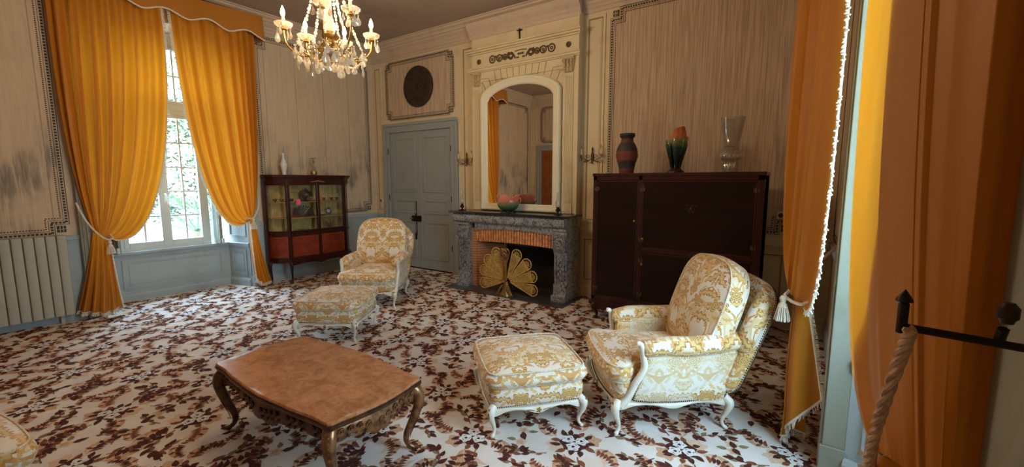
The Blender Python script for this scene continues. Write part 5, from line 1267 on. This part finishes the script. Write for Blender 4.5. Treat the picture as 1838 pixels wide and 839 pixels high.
# ------------------------------------------------------------------ curtains
def curtain(label, R0_, R1_, R2_, R3_, tail, npl, group, amp=(.022,.030,.034,.012), tailamp=.032, nu=150, ns=46, seed=1, fr=(.026,.02), flat=None, edge_fringe=True, hem=True, inward=Vector((1,0,0))):
    """R0_..R3_: control rows (list of (u, Vector)) from heading to tie; tail: (row at tie, row mid, row at floor)"""
    rnd = random.Random(seed); ph = [rnd.uniform(0,6.28) for _ in range(4)]
    def base(u, s):
        p0, p1, p2, p3 = (lerpl(R, u) for R in (R0_, R1_, R2_, R3_)); t = s
        return p0*(1-t)**3+p1*3*t*(1-t)**2+p2*3*t*t*(1-t)+p3*t**3
    def pleat(u, s, k=0):
        w_ = u+.012*sin(9*u+ph[0])+.018*s*sin(5*u+ph[1])
        a = sin(2*pi*npl*w_+ph[2]); a = (abs(a)**.75)*(1 if a > 0 else -1)
        return a*.8+.35*sin(2*pi*npl*2.3*w_+ph[3])*s
    def nrm(f, u, s, e=.006):
        du = f(min(1,u+e), s)-f(max(0,u-e), s); ds = f(u, min(1,s+e))-f(u, max(0,s-e)); n = du.cross(ds)
        if n.length < 1e-9: return inward.copy()
        n.normalize(); return n if n.dot(inward) > 0 else -n
    def upper(u, s):
        a0, a1, a2, a3 = amp; A = a0*(1-s)**3+a1*3*s*(1-s)**2+a2*3*s*s*(1-s)+a3*s**3
        if flat: A *= flat(u)
        return base(u,s)+nrm(base,u,s)*(A*pleat(u,s))
    T0, T1, T2 = tail
    def tbase(u, s): p0, p1, p2 = (lerpl(R, u) for R in (T0,T1,T2)); return p0*(1-s)**2+p1*2*s*(1-s)+p2*s*s
    def lower(u, s): return tbase(u,s)+nrm(tbase,u,s)*((.008+tailamp*s**.7)*sin(2*pi*npl*.55*u+ph[1]+1.5*s*u))
    t = thing('curtain', label, 'curtain', (0,0,0), group=group)
    b = MB(); b.grid(upper, nu, ns); dr = build('drape', b, 'gold_satin', t, smooth=0); dr.data.polygons.foreach_set('use_smooth',[True]*len(dr.data.polygons))
    b = MB(); b.grid(lower, 90, 26); tl = build('tail', b, 'gold_satin', t, smooth=0); tl.data.polygons.foreach_set('use_smooth',[True]*len(tl.data.polygons))
    def fringe(pts, outs, L, w_, r):
        mb = MB(); mb.tube(pts, .007, 6)
        for i in range(len(pts)-1):
            d = pts[i+1]-pts[i]; m_ = max(1, int(d.length/.0075))
            for q in range(m_):
                p = pts[i]+d*(q/m_); o = outs[i]+Vector((rnd.uniform(-.35,.35), rnd.uniform(-.35,.35), rnd.uniform(-.3,.3))); o.normalize(); ll = L*rnd.uniform(.75,1.15)
                x_ = d.normalized()*w_; y_ = o.cross(x_).normalized()*w_; e = p+o*ll
                mb.add([p-x_*.6-y_*.6, p+x_*.6-y_*.6, p+x_*.6+y_*.6, p-x_*.6+y_*.6, e-x_-y_, e+x_-y_, e+x_+y_, e-x_+y_], [(0,1,5,4),(1,2,6,5),(2,3,7,6),(3,0,4,7),(4,5,6,7)])
        return mb
    P = [upper(1, i/70) for i in range(71)]; O = []
    for i in range(71): d = (upper(1,i/70)-upper(.97,i/70)); O.append(d.normalized() if d.length > 1e-5 else Vector((0,0,-1)))
    if edge_fringe: build('fringe', fringe(P, O, fr[0], .0032, 0), 'cream_fringe', dr, smooth=0)
    if hem:
        P = [lower(i/60,1)+Vector((0,0,.012)) for i in range(61)]; build('fringe', fringe(P, [Vector((0,0,-1))]*61, .040, .0034, 0), 'cream_fringe', tl, smooth=0)
        P = [lower(1,i/30) for i in range(31)]; O = [(lower(1,i/30)-lower(.95,i/30)).normalized() for i in range(31)]; build('fringe', fringe(P, O, .022, .003, 0), 'cream_fringe', tl, smooth=0)
    return t
def tieback(label, path, knot, r=.011, tassel=True, group='rope tiebacks', strands=2):
    t = thing('curtain_tieback', label, 'tieback', (0,0,0), group=group)
    P = spline(path, 14); b = MB()
    for k in range(int(strands*2)):
        Q = []
        for i, p in enumerate(P):
            d = (P[min(i+1,len(P)-1)]-P[max(i-1,0)]).normalized(); n1 = d.orthogonal().normalized() if abs(d.z) < .99 else Vector((1,0,0)); n1 = (Vector((0,0,1))-d*d.z); n1 = n1.normalized() if n1.length > .05 else Vector((1,0,0)); n2 = d.cross(n1); a = i*.55+k*2*pi/(strands*2)
            Q.append(p+(n1*cos(a)+n2*sin(a))*r*.55)
        b.tube(Q, r*.55, 6)
    build('rope', b, 'rope' if not tassel else 'cream_fringe', t)
    if tassel:
        kx = Matrix.Translation(knot); b = MB(); b.lathe([(0,.0),(.012,-.004),(.020,-.02),(.016,-.035),(.012,-.042),(.022,-.055),(.026,-.07),(.0,-.072)], 12, 0, kx); h = build('tassel_head', b, 'cream_fringe', t)
        b = MB()
        for k in range(46):
            a = k*2.4; q = .020*sqrt((k+.5)/46)*1.2; x_, y_ = q*cos(a), q*sin(a); b.tube([(x_,y_,-.065),(x_*1.5,y_*1.5,-.11),(x_*1.9,y_*1.9,-.155)], .0032, 4, 0, kx)
        build('tassel_skirt', b, 'cream_fringe', t)
    return t
def row(*a): return [(u, Vector(p)) for u, p in a]
GC = 'gold satin curtains at the two windows'
XC_ = XL+.17   # plane of the left window's curtains
# left leaf of the left window
curtain('long gold curtain beside the radiator, tied back at its left with a tasselled cord',
    row((0,(XC_-.07,1.19,3.86)),(.3,(XC_+.02,1.42,3.86)),(1,(XC_,2.16,3.86))), row((0,(XC_-.07,1.18,2.7)),(.3,(XC_+.02,1.38,2.6)),(1,(XC_+.01,2.24,2.3))),
    row((0,(XC_-.05,1.19,1.6)),(.3,(XC_+.03,1.34,1.4)),(.7,(XC_+.05,1.62,1.1)),(1,(XC_+.03,1.92,.66))), row((0,(XC_-.04,1.345,1.02)),(1,(XC_+.03,1.455,.93))),
    (row((0,(XC_-.04,1.335,1.02)),(1,(XC_+.03,1.455,.93))), row((0,(XC_-.03,1.26,.6)),(1,(XC_+.06,1.47,.5))), row((0,(XC_-.05,1.13,.10)),(.6,(XC_+.05,1.34,.045)),(1,(XC_+.08,1.50,.10)))), 8, GC, amp=(.036,.046,.050,.014), tailamp=.042, seed=3)
tieback('cord with tassel holding the curtain beside the radiator', [(XC_-.02,1.22,1.36),(XC_+.05,1.27,1.16),(XC_+.08,1.34,1.02),(XC_+.10,1.42,.93),(XC_+.06,1.48,.94),(XC_-.02,1.46,1.0)], (XC_+.11,1.44,.915), .009)
curtain('long gold curtain next to the glass cabinet, tied back with a tasselled cord',
    row((0,(XC_-.06,3.32,3.80)),(.4,(XC_+.01,3.0,3.80)),(1,(XC_,2.27,3.80))), row((0,(XC_-.06,3.30,2.7)),(.4,(XC_+.02,3.02,2.5)),(1,(XC_+.01,2.30,2.5))),
    row((0,(XC_-.04,3.24,1.7)),(.4,(XC_+.04,3.05,1.2)),(1,(XC_+.03,2.50,.62))), row((0,(XC_-.02,3.10,1.12)),(1,(XC_+.03,2.99,1.02))),
    (row((0,(XC_-.02,3.09,1.12)),(1,(XC_+.03,3.0,1.02))), row((0,(XC_-.02,3.14,.6)),(1,(XC_+.05,2.98,.5))), row((0,(XC_-.03,3.27,.05)),(.6,(XC_+.05,3.12,.045)),(1,(XC_+.06,3.02,.14)))), 8, GC, amp=(.036,.046,.048,.014), tailamp=.04, seed=5)
tieback('cord with tassel holding the curtain next to the glass cabinet', [(XL+.02,3.24,1.40),(XC_+.04,3.14,1.22),(XC_+.09,3.06,1.09),(XC_+.10,3.01,1.06),(XC_+.04,2.96,1.07),(XC_-.02,2.97,1.10)], (XC_+.115,3.025,1.06), .009)
# right window, leaf towards the fireplace wall
curtain('bright gold curtain at the right, lit from behind, with white tasselled edge and hem',
    row((0,(.05,3.34,3.8)),(.35,(-.085,3.20,3.8)),(.7,(.03,2.98,3.8)),(1,(.118,2.66,3.8))), row((0,(.06,3.32,2.7)),(.35,(-.10,3.18,2.7)),(.7,(.03,2.96,2.6)),(1,(.118,2.66,2.4))),
    row((0,(.03,3.24,1.6)),(.35,(-.12,3.10,1.4)),(.7,(.02,2.92,1.0)),(1,(.138,2.68,.72))), row((0,(.0,3.03,1.02)),(.5,(-.055,2.98,.97)),(1,(.045,2.93,.88))),
    (row((0,(.02,3.05,1.0)),(.5,(-.02,2.98,.93)),(1,(.06,2.93,.88))), row((0,(.06,3.04,.6)),(.5,(-.05,2.98,.5)),(1,(.10,2.92,.6))), row((0,(.10,3.06,.045)),(.45,(-.04,2.98,.045)),(1,(.15,2.90,.34)))), 3, GC, amp=(.024,.028,.030,.014), tailamp=.03, seed=8, inward=Vector((-1,-.3,0)), fr=(.030,.02))
tieback('cord with white tassel holding the bright curtain at the right, behind the armchair', [(.24,3.10,1.30),(.02,3.06,1.04),(-.04,3.0,.95),(-.055,2.96,.92),(.02,2.90,.90),(.08,2.93,.93)], (-.065,2.955,.93), .009)
# right window, leaf close to the camera
curtain('dark orange gold curtain filling the right edge of the picture, nearest the viewer',
    row((0,(.262,.94,3.8)),(.22,(.20,.92,3.8)),(.5,(.125,1.08,3.8)),(.62,(.145,1.32,3.8)),(1,(.150,2.12,3.8))), row((0,(.262,.94,2.7)),(.22,(.20,.92,2.7)),(.5,(.122,1.08,2.6)),(.62,(.142,1.30,2.6)),(1,(.146,2.12,2.4))),
    row((0,(.262,.94,1.8)),(.22,(.20,.92,1.8)),(.5,(.122,1.07,1.7)),(.62,(.128,1.25,1.4)),(1,(.085,1.76,1.02))), row((0,(.260,.94,1.10)),(.3,(.215,.92,1.10)),(.7,(.155,.99,1.10)),(1,(.138,1.03,1.09))),
    (row((0,(.260,.94,1.10)),(.3,(.215,.92,1.10)),(.7,(.155,.99,1.10)),(1,(.138,1.03,1.09))), row((0,(.25,.94,.7)),(.3,(.19,.90,.7)),(1,(.13,1.04,.7))), row((0,(.255,.90,.045)),(.5,(.12,.88,.045)),(1,(.10,1.12,.06)))), 4, GC, edge_fringe=False, amp=(.016,.014,.012,.006), tailamp=.012, seed=12, inward=Vector((-1,-.5,0)), flat=lambda u: .25 if u < .42 else 1.0)
tieback('thick twisted rope hanging from the iron hook to gather the nearest curtain', [(.136,.800,1.392),(.134,.83,1.34),(.128,.88,1.24),(.126,.92,1.16),(.132,.98,1.08),(.16,1.06,1.05),(.20,1.09,1.07)], (0,0,0), .0085, tassel=False, strands=1.5)
t = thing('curtain_hook', 'dark iron holdback rod with pointed end in front of the nearest curtain', 'hook', (0,0,0))
b = MB(); b.tube([(.130,.81,1.392),(XR,.81,1.385)], .0055, 8); build('rod', b, 'iron', t)
b = MB(); b.lathe([(0,-.012),(.0085,-.012),(.0085,.045),(.006,.048),(.014,.050),(.012,.056),(.0,.074)], 10, 0, TR((.128,.81,1.392), s=.75)); build('finial', b, 'iron', t)
b = MB(); b.lathe([(0,0),(.010,0),(.013,.008),(.017,.012),(.017,.034),(.013,.038),(.009,.044),(0,.044)], 24, 0, TR((.226,.80,1.418), s=.62)); build('knob', b, 'bronze', t)
b = MB(); b.box((XR-.006,.775,1.38),(XR,.845,1.50)); b.tube([(.224,.80,1.41),(.224,.81,1.39)], .006, 6); build('back_plate', b, 'iron', t, smooth=0)
# valances
def valance(label, xw, dr, ya, yb, z1=3.97, zb=3.68):
    t = thing('valance', label, 'valance', (0,0,0)); xf = xw+dr*.26
    n_ = 80; n = 5
    def z_(u): return zb+.028*cos(2*pi*n*u)*-1+.018*abs(sin(pi*n*u))+.07*(abs(2*u-1)**3)*-.3
    b = MB(); b.grid(lambda u, v: (xf+dr*.012*sin(u*22)*(1-v)+dr*.035*(1-v)*(1 if u > .96 or u < .04 else .3), ya+(yb-ya)*u, z_(u)+(z1-z_(u)-.03*sin(pi*u))*v), n_, 8)
    for y_ in (ya, yb): u = 0 if y_ == ya else 1; b.grid(lambda a, v: (xw+(xf-xw)*a, y_, z_(u)+(z1-z_(u))*v), 6, 8)
    c = build('cloth', b, 'gold_valance', t, smooth=60)
    b = MB(); b.tube([(xf+dr*.016+dr*.012*sin(u*22)+dr*.02*(1 if u > .96 or u < .04 else .3), ya+(yb-ya)*u, z_(u)-.004) for u in [i/120 for i in range(121)]], .010, 6); build('braid', b, 'cream_fringe', c)
    b = MB(); b.box((xw,ya+.01,z1-.03),(xf-dr*.005,yb-.01,z1-.01)); build('pelmet_board', b, 'dark_board', t, smooth=0)
    return t
valance('scalloped gold valance with pale braid above the left window', XL, 1, 1.02, 3.36)
valance('scalloped gold valance above the right-hand window, over the nearest curtain', XR, -1, .86, 3.42)

# ------------------------------------------------------------------ chandelier
CX, CY = -3.31, 2.20
cd = thing('chandelier', 'lit crystal chandelier with candle bulbs and glass drops hanging from the ceiling', 'chandelier', (CX,CY,2.50))
b = MB(); b.lathe([(0,.18),(.03,.18),(.05,.20),(.06,.23),(.045,.25),(.07,.27),(.075,.285),(.04,.30),(.03,.32),(0,.32)], 18); b.tube([(0,0,.28),(0,0,.95)], .008, 6)
b.lathe([(0,.86),(.05,.86),(.09,.88),(.095,.90),(.05,.92),(0,.93)], 18); b.tube([(0,0,.9),(0,0,1.5)], .006, 6); b.lathe([(0,1.48),(.06,1.48),(.05,1.52),(.02,1.55),(0,1.55)], 16)
build('bronze_stem', b, 'gilt', cd)
b = MB(); b.lathe([(.012,.30),(.040,.315),(.046,.345),(.038,.39),(.026,.43),(.022,.50),(.024,.56),(.030,.575),(.018,.59),(.034,.61),(.046,.64),(.036,.68),(.020,.74),(.018,.82),(.028,.86)], 14, fn=lambda a,z: 1+.07*cos(7*a)); build('glass_baluster', b, 'crystal', cd)
b = MB(); b.tube([(.20*cos(a),.20*sin(a),.13) for a in [2*pi*i/28 for i in range(28)]], .006, 6, closed=True)
for k in range(6): a = k*pi/3; b.tube(spline([(.045*cos(a),.045*sin(a),.22),(.12*cos(a),.12*sin(a),.11),(.20*cos(a),.20*sin(a),.13)],5), .006, 6)
build('bronze_ring', b, 'gilt', cd)
def drop_(mb, x_, y_, z_, h, w_, a=0):
    """flat pear-shaped crystal hanging below (x,y,z)"""
    X = TR((x_,y_,z_), 0, 0, a); pr = [(.0,0),(.18,.06),(.10,.14),(.30,.30),(.62,.52),(.78,.72),(.62,.90),(.25,.99),(0,1.0)]
    vs = [(0,0,0)]; n = len(pr)
    out = [(w_*r, -h*t) for r, t in pr]; L = out + [(-p, q) for p, q in out[-2:0:-1]]
    m_ = len(L); V_ = [(p,0,q) for p, q in L]; c0 = (0,w_*.28,-h*.66); c1 = (0,-w_*.28,-h*.66)
    mb.add(V_+[c0,c1], [(i,(i+1)%m_,m_) for i in range(m_)]+[((i+1)%m_,i,m_+1) for i in range(m_)], 0, X)
    mb.ball((0,0,.008), .007, 6, 4, (1,1,1), 0, X)
arms = [(80,.37,.34),(127,.37,.31),(178,.37,.32),(213,.38,.35),(-8,.36,.37),(318,.34,.39)]
rc = random.Random(4)
for dg, R, zc in arms:
    a = radians(dg); ca, sa = cos(a), sin(a)
    def q(r, z): return (r*ca, r*sa, z)
    b = MB(); b.tube(spline([q(.04,.26),q(.10,.19),q(.18,.13),q(.27,.14),q(R-.02,.22),q(R,.30),q(R,zc)], 6), .0075, 8)
    b.tube([q(.16+.035*cos(t_)*(1-t_/9), .19+.035*sin(t_)*(1-t_/9)) for t_ in [i*.6 for i in range(12)]], .005, 6); b.lathe([(0,zc-.02),(.03,zc-.012),(.024,zc),(.0,zc)], 12, 0, TR(q(R,0)))
    ao = build('arm', b, 'gilt', cd)
    b = MB(); b.lathe([(.012,0),(.040,.006),(.062,.024),(.066,.040),(.058,.034),(.030,.014),(.012,.010)], 28, 0, TR(q(R,zc)), fn=lambda t_, z: 1+.09*abs(cos(5*t_))); build('drip_pan', b, 'crystal', ao)
    b = MB(); b.lathe([(0,0),(.0125,0),(.0125,.075),(.010,.08),(0,.08)], 12, 0, TR(q(R,zc+.01))); build('candle', b, 'candle', ao)
    b = MB(); b.lathe([(.008,0),(.0165,.018),(.018,.034),(.013,.058),(.006,.078),(0,.088)], 14, 0, TR(q(R,zc+.088))); build('bulb', b, 'bulb', ao)
    l = bpy.data.lights.new('bulb_light', 'POINT'); l.energy = BULB_W; l.color = (1,.75,.48); l.shadow_soft_size = .03
    lo = bpy.data.objects.new('bulb_light', l); C.objects.link(lo); lo.location = (CX+R*ca, CY+R*sa, 2.50+zc+.20)
    # pendants under the cup and along the arm
    for (rr, zz, h, w_) in ((R+.055,zc+.02,.10,.030),(R-.055,zc+.02,.09,.028),(.28,.135,.10,.036),(.20,.12,.085,.032),(.13,.14,.075,.026)):
        b = MB(); x_, y_ = rr*ca, rr*sa; b.tube([(x_,y_,zz),(x_,y_,zz-.03)], .0012, 4); drop_(b, x_, y_, zz-.03, h*rc.uniform(.85,1.15), w_*rc.uniform(.85,1.15), rc.uniform(0,3)); build('crystal_drop', b, 'crystal', ao, smooth=0)
    for s in (-1,1):
        for rr, zz in ((R,zc+.018),(.24,.135)):
            b = MB(); x_, y_ = rr*ca-s*.06*sa, rr*sa+s*.06*ca; drop_(b, x_, y_, zz-.01, .085*rc.uniform(.8,1.2), .028, rc.uniform(0,3)); build('crystal_drop', b, 'crystal', ao, smooth=0)
    # bead chain from the crown down to the arm, and a small cluster
    b = MB(); n = 24
    for i in range(n):
        t_ = i/(n-1); r_ = .09+(R*.72-.09)*t_**1.5; z_ = .88-(.88-.24)*t_-.05*sin(pi*t_); b.ball((r_*ca,r_*sa,z_), .0095+.004*(i%3==0), 6, 5, (1,1,1.25))
    build('bead_chain', b, 'crystal', cd)
for k in range(14):
    a = 2*pi*k/14; r_ = .20 if k % 2 else .12; b = MB(); drop_(b, r_*cos(a), r_*sin(a), .135-.02*(k%2), .08 if k % 2 else .10, .034, a+pi/2); build('crystal_drop', b, 'crystal', cd, smooth=0)
for k in range(16):
    a = 2*pi*(k+.3)/16; b = MB(); drop_(b, .27*cos(a), .27*sin(a), .155, .075, .030, a+.8*k); b.tube([(.27*cos(a),.27*sin(a),.15),(.25*cos(a),.25*sin(a),.18)], .002, 4); build('crystal_drop', b, 'crystal', cd, smooth=0)
for k in range(6):
    a0, a1 = radians(arms[k][0]), radians(arms[(k+1)%6][0]); 
    if a1 < a0 and k != 5: a1 += 2*pi
    b = MB()
    if k == 5: a0, a1 = radians(318), radians(440)
    if k == 3: a0, a1 = radians(213), radians(318)
    if k == 4: a0, a1 = radians(-42), radians(-8)
    for i in range(16):
        t_ = i/15; a = a0+(a1-a0)*t_; r_ = .30-.04*sin(pi*t_); b.ball((r_*cos(a), r_*sin(a), .16-.07*sin(pi*t_)), .010, 6, 5)
    build('bead_swag', b, 'crystal', cd)

# ------------------------------------------------------------------ the garden outside the left window
b = MB(); b.add([(-40,-20,-.45),(XL-.7,-20,-.45),(XL-.7,25,-.45),(-40,25,-.45)], [(0,1,2,3)]); tag(struct('ground', b, 'sand', smooth=0), 'pale sandy garden ground outside the left window', 'ground') if False else struct('ground', b, 'sand', smooth=0)
def leaves(mb, c, r, n, sz, sq=1.0, seed=0):
    rr = random.Random(seed)
    for _ in range(n):
        th, ph, q = rr.uniform(0,2*pi), math.acos(rr.uniform(-1,1)), r*rr.uniform(.55,1)**.5
        p = Vector((c[0]+q*sin(ph)*cos(th), c[1]+q*sin(ph)*sin(th), c[2]+q*cos(ph)*sq)); a = Vector((rr.uniform(-1,1),rr.uniform(-1,1),rr.uniform(-.6,.6))).normalized(); s_ = a.orthogonal().normalized()*sz*.35; a *= sz*rr.uniform(.6,1.2)
        mb.add([p-a, p+s_, p+a, p-s_], [(0,1,2,3)])
for i, (x_, y_, z_, r, mt_, lb) in enumerate(((-12.4,5.9,.9,1.1,'leaf_dark','dense green shrub outside the left window, right of the palm'),(-16.5,9.8,1.8,1.9,'leaf_green','pale green bushy tree farther back outside the left window'),(-15.5,4.6,2.3,1.9,'leaf_dark','green tree rising behind the palm outside the left window'),(-19.8,7.0,5.6,2.6,'leaf_green','tall tree crown seen through the upper panes of the left window'),(-13,2.2,.7,1.0,'leaf_green','low shrub outside the left window behind the left curtain'))):
    t = thing('garden_shrub' if z_ < 2 else 'garden_tree', lb, 'shrub' if z_ < 2 else 'tree', (x_,y_,-.45))
    b = MB(); leaves(b, (0,0,z_+.45), r, 2600, .10, 1.0, i); build('foliage', b, mt_, t, smooth=0)
    b = MB(); b.tube([(0,0,0),(.05,.03,(z_+.45)*.5),(0,0,z_+.45)], [.10,.08,.04], 8)
    for k in range(5): b.tube([(0,0,(z_+.45)*.5),(r*.5*cos(k*1.3),r*.5*sin(k*1.3),z_+.45+r*.3)], [.04,.01], 5)
    build('trunk', b, 'bark', t)
t = thing('garden_palm', 'fan palm with spiky fronds outside the left window', 'palm', (-10.6,3.7,-.45))
b = MB(); b.tube([(0,0,0),(.02,.02,.5),(0,0,1.0)], [.14,.12,.10], 10); build('trunk', b, 'bark', t)
for k in range(16):
    a = k*2.4; el = radians(15+55*((k*7) % 16)/16); d = Vector((cos(a)*cos(el), sin(a)*cos(el), sin(el))); c = Vector((0,0,1.0))+d*.55
    b = MB(); b.tube([(0,0,1.0), c], .012, 5); s_ = d.cross(Vector((0,0,1))).normalized()
    for j in range(15):
        an = radians(-80+160*j/14); e = c+(d*cos(an)+s_*sin(an))*.55-Vector((0,0,.12)); m_ = c.lerp(e,.55)+Vector((0,0,.02)); n_ = (e-c).cross(Vector((0,0,1))).normalized()*.018
        b.add([c, m_+n_, e, m_-n_], [(0,1,2,3)])
    build('frond', b, 'palm_green', t, smooth=0)
b = MB(); b.box((-14.2,5.2,-.45),(-13.8,11,.55)); b.box((-14.25,5.15,.55),(-13.75,11,.62)); 
tag(build('garden_wall', b, 'stone_wall', smooth=0, bevel=.02), 'low grey stone garden wall seen through the lower right panes of the left window', 'wall')
